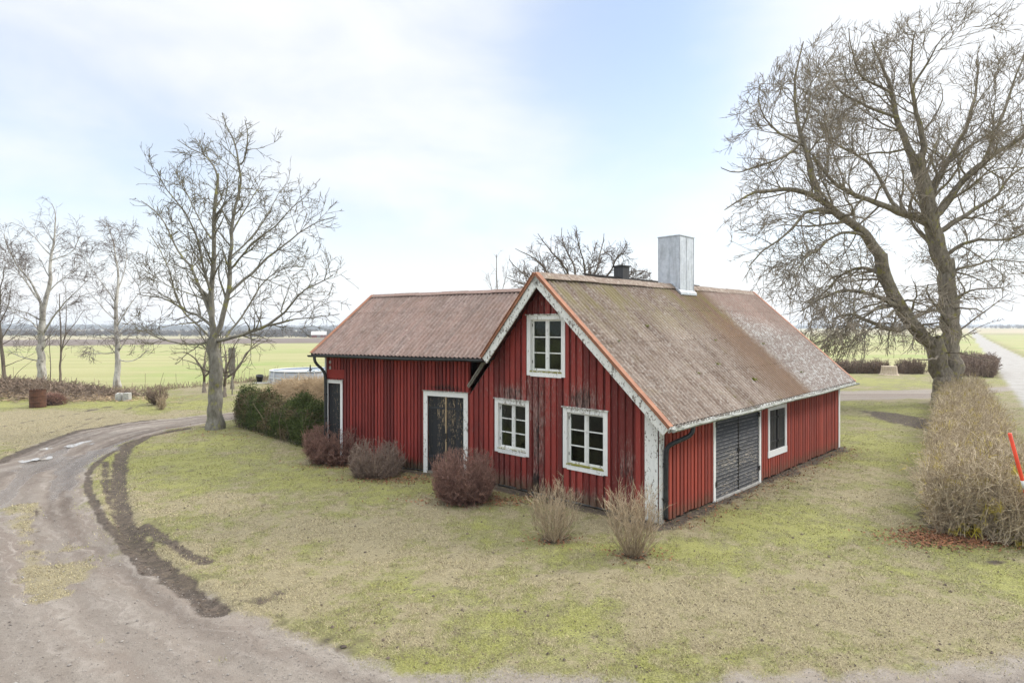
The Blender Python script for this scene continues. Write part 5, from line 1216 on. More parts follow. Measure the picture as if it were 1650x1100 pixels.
# ---- trees behind the buildings
YK = 52; bk = PY_at(925, 607, YK)
def K(*c): return [(760 + a / 4.125, 340 + b / 4.125) for a, b in c]
L = [limb([(925, 607), (925, 560), (922, 520), (918, 495)], YK, 0, .6, .5, 8)]
for i, q in enumerate([((650, 640), (530, 450), (470, 350), (380, 290), (290, 250)), ((650, 640), (660, 440), (600, 340), (520, 260), (440, 150)), ((650, 640), (700, 400), (640, 280), (590, 180), (600, 110)), ((660, 640), (760, 430), (740, 300), (700, 200), (700, 130)),
      ((660, 640), (820, 430), (850, 330), (870, 220), (880, 150)), ((670, 640), (900, 440), (960, 330), (980, 270), (1040, 290)), ((680, 640), (960, 470), (1060, 420), (1120, 380), (1190, 420)), ((650, 640), (450, 500), (350, 420), (270, 360), (250, 320)), ((650, 660), (420, 520), (320, 480), (230, 440)), ((690, 660), (1040, 470), (1160, 450), (1200, 460))]):
    L.append(limb(K(*q), YK, (-1) ** i * 3.0, .19, .03, 12))
tree('broad_tree', 'wide rounded bare tree standing behind the roof ridge', 'tree', bk, L, [dict(n=2.6, ang=38, L=lf(1.0, 2.8, .4), K=8, rr=.5, w=.14, up=.05, t0=.25, S=4, tw=.4, zmin=3), dict(n=3.2, ang=38, L=lf(.5, 1.4, .3), K=5, rr=.55, w=.16, up=.05, t0=.2, S=3, tw=.8, zmin=3), dict(n=3.2, ang=38, L=lf(.3, .8, .3), K=3, rr=.6, w=.15, up=.05, t0=.2, S=3, tw=1, zmin=3)],
     'bark_brown', ell((bk[0] + .3, YK, 6.3), (6.9, 5.5, 7.0), 2.1), seed=41, minr=.024)
bs = PY_at(803, 600, 50)
L = [limb([(803, 600), (803, 540), (802, 480), (800, 440), (800, 410)], 50, 0, .12, .03, 12), limb([(803, 490), (812, 460), (818, 430)], 50, .6, .05, .015, 9), limb([(802, 500), (792, 465), (786, 440)], 50, -.6, .05, .015, 9)]
tree('young_tree', 'thin young bare tree standing left of the gable peak', 'tree', bs, L, [dict(n=1.8, ang=35, L=lf(.7, 1.8, .4), K=7, rr=.5, w=.12, up=.08, t0=.3, S=3, tw=.6), dict(n=2.4, ang=35, L=lf(.3, .8, .3), K=4, rr=.6, w=.13, up=.05, t0=.2, S=3, tw=1)], 'bark_brown', None, seed=42, minr=.012)

# ================================================================== SHRUBS AND HEDGES
def shrub(name, lab, px, py, top, halfpx, mat, n=420, kids=7, sub=3, shape='round', seed=1, group=None, r=.006, cat='shrub', flat=.75, tipmat=None):
    g = np.random.default_rng(seed); c = G(px, py); z0 = gz_(*c); H = (py - top) / (py - PY) * HC - 0; rx = halfpx * c[1] / F
    o = empty(name, (c[0], c[1], z0), lab, cat, group)
    a = g.uniform(0, 2 * math.pi, n); q = g.random(n) ** .5
    if shape == 'round':
        el = np.arcsin(g.uniform(-.7, 1, n)); rad = g.uniform(.62, 1.0, n) ** .5 * (.74 + .48 * vnoise(a * 1.1 + seed, el * 1.6 + 9, seed)) + (g.random(n) < .04) * .12; ce = np.abs(np.cos(el)) ** .42
        st = np.stack([c[0] + q * np.cos(a) * rx * .55 * ce, c[1] + q * np.sin(a) * rx * .55 * ce, np.full(n, z0)], -1)
        en = np.stack([c[0] + rad * ce * np.cos(a) * rx, c[1] + rad * ce * np.sin(a) * rx, z0 + H * (.44 + .54 * np.sin(el) * rad)], -1)
        en[:, 2] = np.maximum(en[:, 2], z0 + .08)
    else:
        st = np.stack([c[0] + q * np.cos(a) * rx * .24, c[1] + q * np.sin(a) * rx * .24, np.full(n, z0)], -1)
        ht = np.where(g.random(n) < .6, g.uniform(.78, 1.0, n), g.uniform(.35, .9, n)) * (1 - .22 * q ** 3); en = np.stack([c[0] + q * np.cos(a) * rx * 1.0, c[1] + q * np.sin(a) * rx * 1.0, z0 + H * ht], -1)
    K_ = 8; t = np.linspace(0, 1, K_)[None, :, None]; P = st[:, None] * (1 - t) + en[:, None] * t
    bow = (en - st); bow[:, 2] = 0; P = P + bow[:, None, :] * (np.sin(np.pi * t) * .18) + np.cumsum(g.normal(0, .017 if shape == 'round' else .026, P.shape), axis=1) * (t > 0)
    R = r * 1.5 * (1 - .6 * t[..., 0]) * np.ones((n, 1)); mb = MB()
    col = lambda m: np.stack([g.random(m), np.zeros(m), np.zeros(m), np.ones(m)], 1)
    tubes(mb, P, R, 3, col=col(n))
    L0 = np.linalg.norm(en - st, axis=1).mean()
    P2, R2 = grow(P, R, kids, .25 if shape == 'round' else .3, 1.0, 38 if shape == 'round' else 24, lambda m, t_, pp_, g_: L0 * g_.uniform(.14, .32, m), 5, .8, .13, .03 if shape == 'round' else .1, g, minr=r, env=(ell((c[0], c[1], z0 + H * .45), (rx * 1.05, rx * 1.05, H * .56), 2.4) if shape == 'round' else None))
    tubes(mb, P2, R2, 3, col=col(len(P2)))
    if shape == 'round':
        P4, R4 = grow(P[:60], R[:60], 1.0, .7, 1.0, 22, lambda m, t_, pp_, g_: L0 * g_.uniform(.2, .5, m), 6, .8, .12, .08, g, minr=r)
        tubes(mb, P4, R4, 3, col=col(len(P4)))
    if sub:
        P3, R3 = grow(P2, R2, sub, .2, 1.0, 38 if shape == 'round' else 22, lambda m, t_, pp_, g_: L0 * g_.uniform(.07, .16, m), 3, .8, .13, .05, g, minr=r * .8, env=(ell((c[0], c[1], z0 + H * .46), (rx * 1.07, rx * 1.07, H * .57), 2.4) if shape == 'round' else None))
        tubes(mb, P3, R3, 3, col=col(len(P3)))
        if tipmat:
            mt = MB(); up_ = (P3[:, -1, 2] > z0 + H * .6) & (g.random(len(P3)) < .3); tubes(mt, P3[up_][:, 1:] + [0, 0, .004], R3[up_][:, 1:] * 1.15, 3, col=col(int(up_.sum())))
            part('twig_tips', mt, M[tipmat], o)
    part('twigs', mb, M[mat], o); return o
shrub('round_bush', 'dark reddish clipped bush below the small door at the end of the wing', 543, 742, 680, 52, 'tw_purple', 430, 8, 3.2, seed=51, group='bushes along the front walls')
shrub('round_bush', 'greyish bare bush left of the tall black double door', 607, 766, 704, 42, 'tw_grey', 300, 7, 2.8, seed=52, group='bushes along the front walls', r=.005)
shrub('round_bush', 'large round purple-brown bush in front of the black double door', 747, 806, 720, 50, 'tw_purple', 460, 8, 3.2, seed=53, group='bushes along the front walls', r=.0052)
shrub('upright_shrub', 'pale upright shrub between the two lower gable windows', 893, 870, 776, 41, 'tw_tan', 120, 3, 2.4, 'fan', seed=54, group='bushes along the front walls', r=.0042, tipmat='tw_rust')
shrub('upright_shrub', 'pale upright shrub next to the white corner board', 1021, 894, 786, 46, 'tw_tan', 135, 3, 2.4, 'fan', seed=55, group='bushes along the front walls', r=.0042, tipmat='tw_rust')
shrub('gnarled_shrub', 'low gnarled leafless shrub on the far lawn', 254, 652, 622, 18, 'tw_brush', 110, 4, 2, 'fan', seed=56, r=.012)
shrub('gnarled_shrub', 'small pale tuft of twigs beside the gnarled shrub', 260, 660, 637, 9, 'tw_tan', 60, 3, 2, 'fan', seed=57, r=.008)

def hedge(name, lab, A, Bp, width, H, mat, nst, kids, sub, seed, r=.007, bias=1.0, cat='hedge', Hb=None, wild=.0, group=None):
    """clipped hedge of bare stems from A to Bp on the ground, width towards the right hand side"""
    g = np.random.default_rng(seed); A, Bp = np.array(A, float), np.array(Bp, float); d = Bp - A; Ln = np.linalg.norm(d); d /= Ln; s = np.array([d[1], -d[0]])
    o = empty(name, (A[0], A[1], gz_(*A)), lab, cat, group)
    t = g.random(nst) ** bias * Ln; e = g.random(nst); e = np.where(g.random(nst) < .4, np.where(g.random(nst) < .5, e * .15, 1 - e * .15), e); w = e * width
    XY = A + d * t[:, None] + s * w[:, None]; z0 = hz(XY[:, 0], XY[:, 1]); Hb = H if Hb is None else Hb
    Hh = (H + (Hb - H) * t / Ln) * g.uniform(.5, 1.02, nst) * (1 - .16 * np.abs(2 * e - 1) ** 3) * (1 + .08 * (vnoise(t / 1.2, e * 3, seed) - .5) * 2)
    en = np.c_[XY + s * ((w - width / 2) * .05)[:, None] + g.normal(0, .12, (nst, 2)), z0 + Hh]; stt = np.c_[A + d * t[:, None] + s * (width * .04 + w * .92)[:, None], z0 - .02]
    K_ = 8; q = np.linspace(0, 1, K_)[None, :, None]; P = stt[:, None] * (1 - q) + en[:, None] * q + np.cumsum(g.normal(0, .022 + wild, (nst, K_, 3)), axis=1) * (q > 0)
    R = r * 1.7 * (1 - .55 * q[..., 0]) * np.ones((nst, 1)); mb = MB(); col = lambda m: np.stack([g.random(m), np.zeros(m), np.zeros(m), np.ones(m)], 1)
    tubes(mb, P, R, 3, col=col(nst))
    P2, R2 = grow(P, R, kids, .05, 1.0, 50, lambda m, a, b, c: c.uniform(.14, .42, m) * min(1, H / 1.6), 5, .75, .24, .05, g, minr=r)
    tubes(mb, P2, R2, 3, col=col(len(P2)))
    if sub:
        P3, R3 = grow(P2, R2, sub, .2, 1.0, 42, lambda m, a, b, c: c.uniform(.08, .25, m) * min(1, H / 1.4), 3, .8, .15, .08, g, minr=r * .8)
        tubes(mb, P3, R3, 3, col=col(len(P3)))
    part('twigs', mb, M[mat], o); return o
hedge('bare_hedge', 'wide tangled bare hedge running along the road towards the huge tree', (8.35, 11.75), (24.8, 34.0), 1.45, 1.5, 'tw_hedge', 4800, 9, 3.4, 61, r=.005, bias=1.3, wild=.016)
hedge('far_hedge', 'rounded dark hedge beyond the trunk beside the road', (38.5, 52.5), (46.0, 62.0), 3.2, 1.9, 'tw_grey', 900, 7, 2.5, 63, r=.018)
hedge('far_hedge', 'long low dark hedge behind the tree stump', (24.0, 57.5), (35.5, 57.0), 1.3, 1.25, 'tw_grey', 1300, 7, 2, 64, r=.016)
hedge('far_hedge', 'short end piece of dark hedge right of the tree stump', (36.4, 56.5), (38.2, 56.5), 1.3, 1.3, 'tw_grey', 260, 7, 2, 65, r=.016)

def evergreen(lab, A, Bp, width, H, n, seed):
    g = np.random.default_rng(seed); A, Bp = np.array(A, float), np.array(Bp, float); d = Bp - A; Ln = np.linalg.norm(d); d /= Ln; s = np.array([d[1], -d[0]])
    o = empty('evergreen_hedge', (A[0], A[1], gz_(*A)), lab, 'hedge')
    m = n // 14; t = g.random(m) * Ln; th_ = g.uniform(0, math.pi, m); rr = g.uniform(.55, 1.0, m) ** .4
    hh = H * (.98 + .13 * np.sin(t * 2.4 + 1) + .10 * np.sin(t * 5.7) + .25 * (vnoise(t / .25, t * 0, 6) - .5)); hh = hh * (1 - .12 * sstep(2.0, 3.4, t) * sstep(5, 3.8, t))
    cx = np.cos(th_) * rr; cz = np.sin(th_) ** .55 * rr * g.uniform(.25, 1, m) ** .35
    end = np.minimum(1, np.minimum(t, Ln - t) / .5 + .45)
    XY = A + d * t[:, None] + s * (width / 2 + cx * width / 2 * end)[:, None]; Z = hz(XY[:, 0], XY[:, 1]) + .08 + cz * hh * end
    Cn = np.c_[XY, Z]; k = 14; P = np.repeat(Cn, k, axis=0) + g.normal(0, .055, (m * k, 3)) * [1, 1, 1.4]
    q = g.normal(0, 1, (m * k, 3)) + [0, 0, .8]; q /= np.linalg.norm(q, axis=1)[:, None]; p = np.cross(q, g.normal(0, 1, (m * k, 3))); p /= np.linalg.norm(p, axis=1)[:, None]
    L_ = g.uniform(.04, .09, m * k)[:, None]; V = np.stack([P - p * L_ * .22, P + q * L_, P + p * L_ * .22], 1).reshape(-1, 3)
    br = np.repeat((vnoise(t / .5, Z / .35, 5) > .60) & (g.random(m) < .7), k); tri = np.arange(len(V)).reshape(-1, 3)
    c = np.repeat(np.clip(np.repeat(g.random(m), k) * .6 + g.random(m * k) * .4, 0, 1), 3); col = np.c_[c, 0 * c, 0 * c, c * 0 + 1]
    mb = MB(); V3 = V.reshape(-1, 3, 3); c3 = col.reshape(-1, 3, 4); a = ~br
    mb.add(V3[a].reshape(-1, 3), tris=np.arange(a.sum() * 3).reshape(-1, 3), col=c3[a].reshape(-1, 4)); part('foliage', mb, M['yew'], o)
    mb = MB(); mb.add(V3[br].reshape(-1, 3), tris=np.arange(br.sum() * 3).reshape(-1, 3), col=c3[br].reshape(-1, 4)); part('withered_foliage', mb, M['yewbrown'], o)
    st = 260; t = g.random(st) * Ln; w = g.random(st) * width; XY = A + d * t[:, None] + s * w[:, None]; z = hz(XY[:, 0], XY[:, 1]); P = np.stack([np.c_[XY, z], np.c_[XY + g.normal(0, .12, (st, 2)), z + H * .5], np.c_[XY + g.normal(0, .2, (st, 2)), z + H * .85]], 1)
    mb = MB(); tubes(mb, P, np.tile([.012, .008, .004], (st, 1)), 3); part('stem', mb, M['tw_brush'], o)
evergreen('dark green evergreen hedge running from the driveway to the end of the wing', (-11.05, 26.15), (-5.95, 20.85), 1.2, 1.45, 120000, 71)

def straw_mound(name, lab, c, rx, ry, H, n, seed, mat='tw_straw', droop=.6, cat='ornamental grass', L=(.25, .6), r=.006):
    g = np.random.default_rng(seed); z0 = gz_(*c); o = empty(name, (c[0], c[1], z0), lab, cat)
    a = g.uniform(0, 2 * math.pi, n); q = g.random(n) ** .5; X, Y = c[0] + q * np.cos(a) * rx, c[1] + q * np.sin(a) * ry
    Z = z0 + H * np.sqrt(np.clip(1 - q ** 2, 0, 1)) * (.75 + .5 * (fbm(X / .6, Y / .6, seed, 3) - .2)) - .05
    d = g.normal(0, 1, (n, 3)); d[:, 2] = np.abs(d[:, 2]) * .5 + .2; d[:, 0] += np.cos(a) * .6; d[:, 1] += np.sin(a) * .6; d /= np.linalg.norm(d, axis=1)[:, None]
    l = g.uniform(L[0], L[1], n)[:, None]; P = np.stack([X, Y, Z], -1); pts = [P]
    for k in range(4): d = d + [0, 0, -droop * .35]; d /= np.linalg.norm(d, axis=1)[:, None]; pts.append(pts[-1] + d * l / 4)
    mb = MB(); R = np.full((n, 5), r) * np.linspace(1, .3, 5)[None]; tubes(mb, np.stack(pts, 1), R, 3, col=np.stack([g.random(n), 0 * a, 0 * a, 0 * a + 1], 1))
    # earth core
    k = 24; th2 = np.linspace(0, 2 * math.pi, k, endpoint=False); V = []; f = []
    for i, s_ in enumerate((1.0, .8, .5, .05)):
        for t2 in th2: V.append([c[0] + rx * .92 * s_ * math.cos(t2), c[1] + ry * .92 * s_ * math.sin(t2), z0 - .1 + H * .72 * math.sqrt(1 - s_ ** 2)])
    for i in range(3):
        for j in range(k): f.append([i * k + j, i * k + (j + 1) % k, (i + 1) * k + (j + 1) % k, (i + 1) * k + j])
    m2 = MB(); m2.add(V, f, col=(.3, 0, 0, 1)); part('stalks', mb, M[mat], o); part('core', m2, M[mat if mat == 'tw_straw' else 'soil'], o, smooth=True); return o
cs_ = G(500, 668); straw_mound('straw_heap', 'mound of drooping pale dry grass behind the evergreen hedge', (-9.3, 27.6), 2.6, 1.8, 1.7, 30000, 81, L=(.3, .8), r=.009)
# ================================================================== BRUSH HEAP AND SMALL THINGS
g = np.random.default_rng(91); n = 13000
X = rng.normal(-30.0, 3.4, n); Y = 35.9 + rng.normal(0, 1.1, n) - .05 * (X + 27)
k = (np.abs(X + 30) < 7.6); X, Y = X[k], Y[k]; n = len(X); Z = hz(X, Y) + rng.uniform(-.02, .14, n)
d = rng.normal(0, 1, (n, 3)); d[:, 2] = np.abs(d[:, 2]) * .22; d /= np.linalg.norm(d, axis=1)[:, None]; l = rng.uniform(.15, .75, n)[:, None]
P = [np.stack([X, Y, Z], -1)]
for i in range(3): d = d + rng.normal(0, .25, (n, 3)) + [0, 0, -.05]; d /= np.linalg.norm(d, axis=1)[:, None]; P.append(P[-1] + d * l / 3)
mb = MB(); tubes(mb, np.stack(P, 1), np.full((n, 4), .014) * rng.uniform(.5, 1.6, (n, 1)), 3)
o = empty('brush_pile', (-27, 36.2, gz_(-27, 36.2)), 'long low heap of dead branches and twigs under the birches', 'brush pile'); part('branches', mb, M['tw_brush'], o)
mb = MB(); n2 = 3500; X = rng.normal(-27.5, 3.0, n2); Y = 34.6 + rng.normal(0, .6, n2); Z = hz(X, Y) + .06; d = rng.normal(0, 1, (n2, 3)); d[:, 2] = np.abs(d[:, 2]) * .15; P = np.stack([np.stack([X, Y, Z], -1) + d * (rng.uniform(.05, .25, n2)[:, None]) * t for t in (0, .5, 1)], 1)
tubes(mb, P, np.full((n2, 3), .014), 3); part('dry_stalks', mb, M['tw_straw'], o)
straw_mound('brush_clump', 'dark reddish clump of twigs beside the rusty barrel', G(84, 652), .62, .5, .62, 1300, 92, 'tw_purple', .2, 'brush', (.1, .35), .009)

def lathe(mb, c, prof, S=28, col=(.5, 0, 0, 1)):
    a = np.arange(S) / S * 2 * math.pi; V = []
    for (r, z) in prof: V += [[c[0] + r * math.cos(t), c[1] + r * math.sin(t), c[2] + z] for t in a]
    f = []
    for i in range(len(prof) - 1):
        for j in range(S): f.append([i * S + j, i * S + (j + 1) % S, (i + 1) * S + (j + 1) % S, (i + 1) * S + j])
    mb.add(V, f, col=col)
c = G(61, 656); zb = gz_(*c) - .05; cb = (c[0], c[1], zb)
o = empty('rusty_barrel', cb, 'rusty open steel barrel in front of the brush pile', 'barrel')
mb = MB(); h = .98; r = .36
prof = [(0.001, .03), (r, .03)] + [(r + (.014 if z in (.33, .66) else 0), z) for z in (.031, .05, .30, .33, .36, .63, .66, .69, .95)] + [(r + .016, .96), (r + .016, h), (r - .02, h), (r - .02, .08), (.001, .08)]
lathe(mb, cb, prof); part('drum', mb, M['rust'], o, smooth=False)
mb = MB(); lathe(mb, cb, [(r + .001, .10), (r + .02, .105), (r + .02, .13), (r + .001, .135)]); part('hoop', mb, M['rust'], o)
mb = MB()
for i in range(14): a = rng.uniform(0, 6.28); p = np.array([c[0] + .2 * math.cos(a), c[1] + .2 * math.sin(a), zb + .5]); path_tube(mb, [p, p + [rng.normal(0, .12), rng.normal(0, .12), .55], p + [rng.normal(0, .3), rng.normal(0, .3), rng.uniform(.6, 1.0)]], .012, 5)
o2 = tag(mb.build('sticks', M['tw_brush'], origin=(c[0], c[1], zb + .5)), 'dead sticks standing in the rusty barrel', 'sticks')
# two concrete blocks
def block(px, py, w, h, dep, rot, lab, rnd):
    c = G(px, py); z = gz_(*c); mb = MB(); fr = Fr(c, (math.cos(rot), math.sin(rot)), (-math.sin(rot), math.cos(rot)))
    b_ = .06 if rnd else .015; V = []
    for (s, zz) in ((1 - b_, -.03), (1, b_), (1, h - b_ * 2), (1 - b_ * 2.2, h)):
        for (a, b) in ((-1, -1), (0, -1.04), (1, -1), (1.03, 0), (1, 1), (0, 1.04), (-1, 1), (-1.03, 0)): V.append(fr.p(a * w / 2 * s, b * dep / 2 * s, z + zz + (rng.normal(0, .02) if rnd else 0)))
    f = [[i * 8 + j, i * 8 + (j + 1) % 8, i * 8 + 8 + (j + 1) % 8, i * 8 + 8 + j] for i in range(3) for j in range(8)]
    mb.add(V, f, tris=[[24, 24 + j, 25 + j] for j in range(1, 7)], col=(.2, 0, 0, 1)); tag(mb.build('stone_block' if rnd else 'concrete_block', M['concrete'], origin=(c[0], c[1], z)), lab, 'block', 'blocks on the far lawn')
block(192, 646, .30, .42, .4, .3, 'rounded pale stone, left of the two blocks on the lawn', True)
block(205, 646, .30, .46, .36, .1, 'square pale concrete block, right of the two on the lawn', False)
# pool
pc = np.array([-16.1, 47.0]); pz = gz_(*pc) - .02; R1_ = 2.75; hp_ = 1.0
o = empty('garden_pool', (pc[0], pc[1], pz), 'round above-ground pool with grey panels and white posts', 'pool')
mb = MB(); lathe(mb, (pc[0], pc[1], pz), [(R1_, 0), (R1_ + .02, .5), (R1_, hp_ - .05), (R1_ - .03, hp_ - .05), (R1_ - .03, .05)], 64); part('liner', mb, M['poolgrey'], o, smooth=True)
mb = MB(); lathe(mb, (pc[0], pc[1], pz), [(R1_ + .07, hp_ - .05), (R1_ + .07, hp_), (R1_ - .08, hp_), (R1_ - .08, hp_ - .05), (R1_ + .07, hp_ - .05)], 64)
part('top_rail', mb, M['poolwhite'], o)
mb = MB(); lathe(mb, (pc[0], pc[1], pz), [(R1_ + .055, .42), (R1_ + .055, .50), (R1_ + .03, .50), (R1_ + .03, .42), (R1_ + .055, .42)], 64); part('band', mb, M['poolwhite'], o)
for i in range(16):
    a = i / 16 * 2 * math.pi + .1; mb = MB(); ct = np.array([math.cos(a), math.sin(a), 0]); q = np.array([-math.sin(a), math.cos(a), 0]); b0 = np.array([pc[0], pc[1], pz]) + ct * (R1_ + .09)
    beam(mb, b0, b0 + [0, 0, hp_ - .06], q * .055, ct * .05); beam(mb, b0 + ct * .16, b0 + [0, 0, .5], q * .04, ct * .03); part('post', mb, M['poolwhite'], o)
mb = MB(); lathe(mb, (pc[0], pc[1], pz), [(R1_ - .03, .86), (.01, .865)], 64); part('water', mb, M['poolwater'], o)
mb = MB(); WF.box(mb, pc[0] - 3.6, pc[0] - 2.4, pc[1] - 1.6, pc[1] - .9, pz - .02, pz + .05); tag(mb.build('paving_slab', M['concrete'], origin=(pc[0] - 3, pc[1] - 1.2, pz)), 'pale slab lying beside the pool', 'slab')
# black tub near pool
c = G(418, 615); zb = gz_(*c); mb = MB(); lathe(mb, (c[0], c[1], zb), [(.01, .01), (.2, 0), (.28, .5), (.3, .52), (.27, .52), (.18, .05), (.01, .06)], 20)
o = mb.build('black_tub', M['blackplastic'], origin=(c[0], c[1], zb), smooth=True); o.rotation_euler = (.25, .15, 0); tag(o, 'black plastic tub standing left of the pool', 'tub')
# board panel hung between the fruit trees
c = PY_at(373, 600, 37.2); mb = MB()
for i in range(5): WF.box(mb, c[0] - .2 + i * .085, c[0] - .122 + i * .085, 37.2 + .01 * (i % 2), 37.225 + .01 * (i % 2), 1.35, 2.95, (rng.random(), .2, 0, 1))
o = empty('board_panel', (c[0], 37.2, 1.35), 'narrow grey panel of upright boards hung behind the grey trunk', 'boards'); part('boards', mb, M['bareboard'], o)
mb = MB(); 
for zz in (1.6, 2.7): WF.box(mb, c[0] - .24, c[0] + .26, 37.23, 37.27, zz, zz + .08)
WF.box(mb, c[0] - .03, c[0] + .03, 37.27, 37.33, 0, 2.9); part('rail', mb, M['bareboard'], o)
# wind spinner beside the far corner
c = fw.p(LW + .42, .30, 0); zt = 2.82; o = empty('wind_spinner', tuple(c + [0, 0, 2.5]), 'small dark wind spinner on a bracket at the wing corner', 'ornament')
mb = MB(); path_tube(mb, [fw.p(LW + .02, .05, 2.72), fw.p(LW + .25, .2, 2.78), fw.p(LW + .42, .3, 2.80)], .008, 6); part('bracket', mb, M['iron'], o)
mb = MB(); p = fw.p(LW + .42, .30, 2.78)
lathe(mb, p, [(.005, .16), (.02, .12), (.02, .02), (.06, -.02), (.015, -.05), (.002, -.1)], 10)
for a in np.linspace(0, 5.02, 5): q = np.array([math.cos(a), math.sin(a), -.35]) * .14; beam(mb, p, p + q, np.array([-math.sin(a), math.cos(a), .2]) * .04, [0, 0, .004])
part('vanes', mb, M['iron'], o)
# snow stake
A = PY_at(1680, 889, 10.8); A[2] = gz_(A[0], A[1]) - .05; Bp = PY_at(1627, 698, 10.55)
o = empty('snow_stake', tuple(A), 'leaning orange-red marker stake in front of the hedge at the right edge', 'marker stake')
mb = MB(); path_tube(mb, [A, A + (Bp - A) * .5, Bp], .030, 14); part('pole', mb, M['stake'], o, smooth=True)
for f0 in (.57,):
    mb = MB(); a = A + (Bp - A) * (f0 - .02); b = A + (Bp - A) * (f0 + .05); path_tube(mb, [a, (a + b) / 2, b], .0315, 14); part('reflector_band', mb, M['reflect'], o, smooth=True)
# tree stump and post
c = G(1433, 604); zb = gz_(*c); o = empty('tree_stump', (c[0], c[1], zb), 'pale sawn tree stump on the lawn in front of the dark hedge', 'tree stump')
S = 28; a = np.arange(S) / S * 2 * math.pi; V = []
for (r, z) in ((.88, -.05), (.72, .12), (.66, .4), (.63, .80)): V += [[c[0] + r * (1 + .10 * math.sin(3 * t + 1) + .05 * math.sin(7 * t)) * math.cos(t), c[1] + r * (1 + .08 * math.sin(4 * t)) * math.sin(t), zb + z] for t in a]
V.append([c[0], c[1], zb + .81]); mb = MB(); mb.add(V, [[i * S + j, i * S + (j + 1) % S, (i + 1) * S + (j + 1) % S, (i + 1) * S + j] for i in range(3) for j in range(S)], tris=[[3 * S + j, 3 * S + (j + 1) % S, 4 * S] for j in range(S)])
part('stump_body', mb, plain('sawn_pale_wood', (0.55, 0.46, 0.35), (0.36, 0.28, 0.2), .9, 4, .5, stretch=(3, 3, .6)), o)
c = G(1484, 601); mb = MB(); WF.box(mb, c[0] - .07, c[0] + .07, c[1] - .07, c[1] + .07, -.1, .85, (.9, 0, 0, 1)); tag(mb.build('wooden_post', M['bareboard'], origin=(c[0], c[1], 0)), 'short dark wooden post right of the tree stump', 'post')

# ------------------------------------------------------------------ dwelling behind the barn (roof ridge and black chimney show)
YH = 31.0
A = PY_at(937, 443, YH); hd = np.array([.72, .69]); hn = np.array([.69, -.72])
HO = A[:2]; RZ = A[2]; HL, HW = 12.0, 7.6; EZ = RZ - 2.6
house = empty('dwelling', (HO[0], HO[1], 0), 'house with dark tiled roof and black chimney mostly hidden behind the red building', 'house')
fh = Fr(HO, hd, hn)
M['housewall'] = plain('pale_render', (.55, .53, .48), (.48, .46, .42), .9, 3)
mb = MB(); fh.box(mb, .4, HL - .4, -HW / 2, -HW / 2 + .2, 0, EZ); fh.box(mb, .4, HL - .4, HW / 2 - .2, HW / 2, 0, EZ)
for u in (.4, HL - .6):
    V = [fh.p(u, -HW / 2 + .2, 0), fh.p(u, HW / 2 - .2, 0), fh.p(u, HW / 2 - .2, EZ), fh.p(u, 0, RZ - .15), fh.p(u, -HW / 2 + .2, EZ)]; V += [v + np.r_[hd, 0] * .2 for v in V]
    mb.add(V, [[0, 1, 6, 5], [1, 2, 7, 6], [4, 0, 5, 9]], tris=[[0, 2, 1], [0, 3, 2], [0, 4, 3], [5, 6, 7], [5, 7, 8], [5, 8, 9]])
part('wall', mb, M['housewall'], house)
mb = MB()
for sg in (1, -1):
    a0, a1 = fh.p(0, sg * (HW / 2 + .5), EZ - .2), fh.p(HL, sg * (HW / 2 + .5), EZ - .2); b0, b1 = fh.p(0, 0, RZ), fh.p(HL, 0, RZ); S_ = np.linalg.norm(b0 - a0); up3 = b0 - a0; nrm = np.cross(a1 - a0, up3); nrm /= np.linalg.norm(nrm); nrm = nrm if nrm[2] > 0 else -nrm
    rows = 16
    for i in range(rows):
        p0, p1 = a0 + up3 * i / rows, a1 + up3 * i / rows; q0, q1 = a0 + up3 * (i + 1) / rows, a1 + up3 * (i + 1) / rows
        V = [p0 - nrm * .06, p1 - nrm * .06, q1 - nrm * .06, q0 - nrm * .06, p0 + nrm * .045, p1 + nrm * .045, q1 + nrm * .01, q0 + nrm * .01]; mb.add(V, CUBEF, col=(rng.random(), 0, 0, 1))
rf = part('roof', mb, M['slate'], house, 'dark brown tiled roof')
mb = MB(); fh.box(mb, 0, HL, -.12, .12, RZ, RZ + .09); part('ridge_tile', mb, M['slate'], rf)
mb = MB()
for sg in (1, -1):
    a0 = fh.p(-.03, sg * (HW / 2 + .5), EZ - .2); b0 = fh.p(-.03, 0, RZ); beam(mb, a0, b0, np.r_[hd, 0] * .03, [0, 0, .2], (.2, .1, 0, 1))
part('barge_board', mb, M['whiteclean'], house)
mb = MB(); u1_ = 3.6; cc = .62
n_ = NT('black_brick'); bt = n_.N('TexBrick'); n_.L(n_.pos(), bt.inputs[0]); bt.inputs['Color1'].default_value = (.03, .03, .033, 1); bt.inputs['Color2'].default_value = (.045, .045, .05, 1); bt.inputs['Mortar'].default_value = (.10, .10, .10, 1); bt.inputs['Scale'].default_value = 6
M['chimblack'] = n_.done(bt.outputs[0], .7)
ca = PY_at(1010, 456, YH + 2.2)
uu = np.dot(ca[:2] - HO, hd); 
fh.box(mb, uu - cc / 2, uu + cc / 2, -cc / 2, cc / 2, RZ - .6, RZ + .66); chm = part('chimney', mb, M['chimblack'], house, 'black brick chimney with wire straps')
mb = MB(); fh.box(mb, uu - cc / 2 - .05, uu + cc / 2 + .05, -cc / 2 - .05, cc / 2 + .05, RZ + .66, RZ + .74); part('chimney_cap', mb, M['iron'], chm)
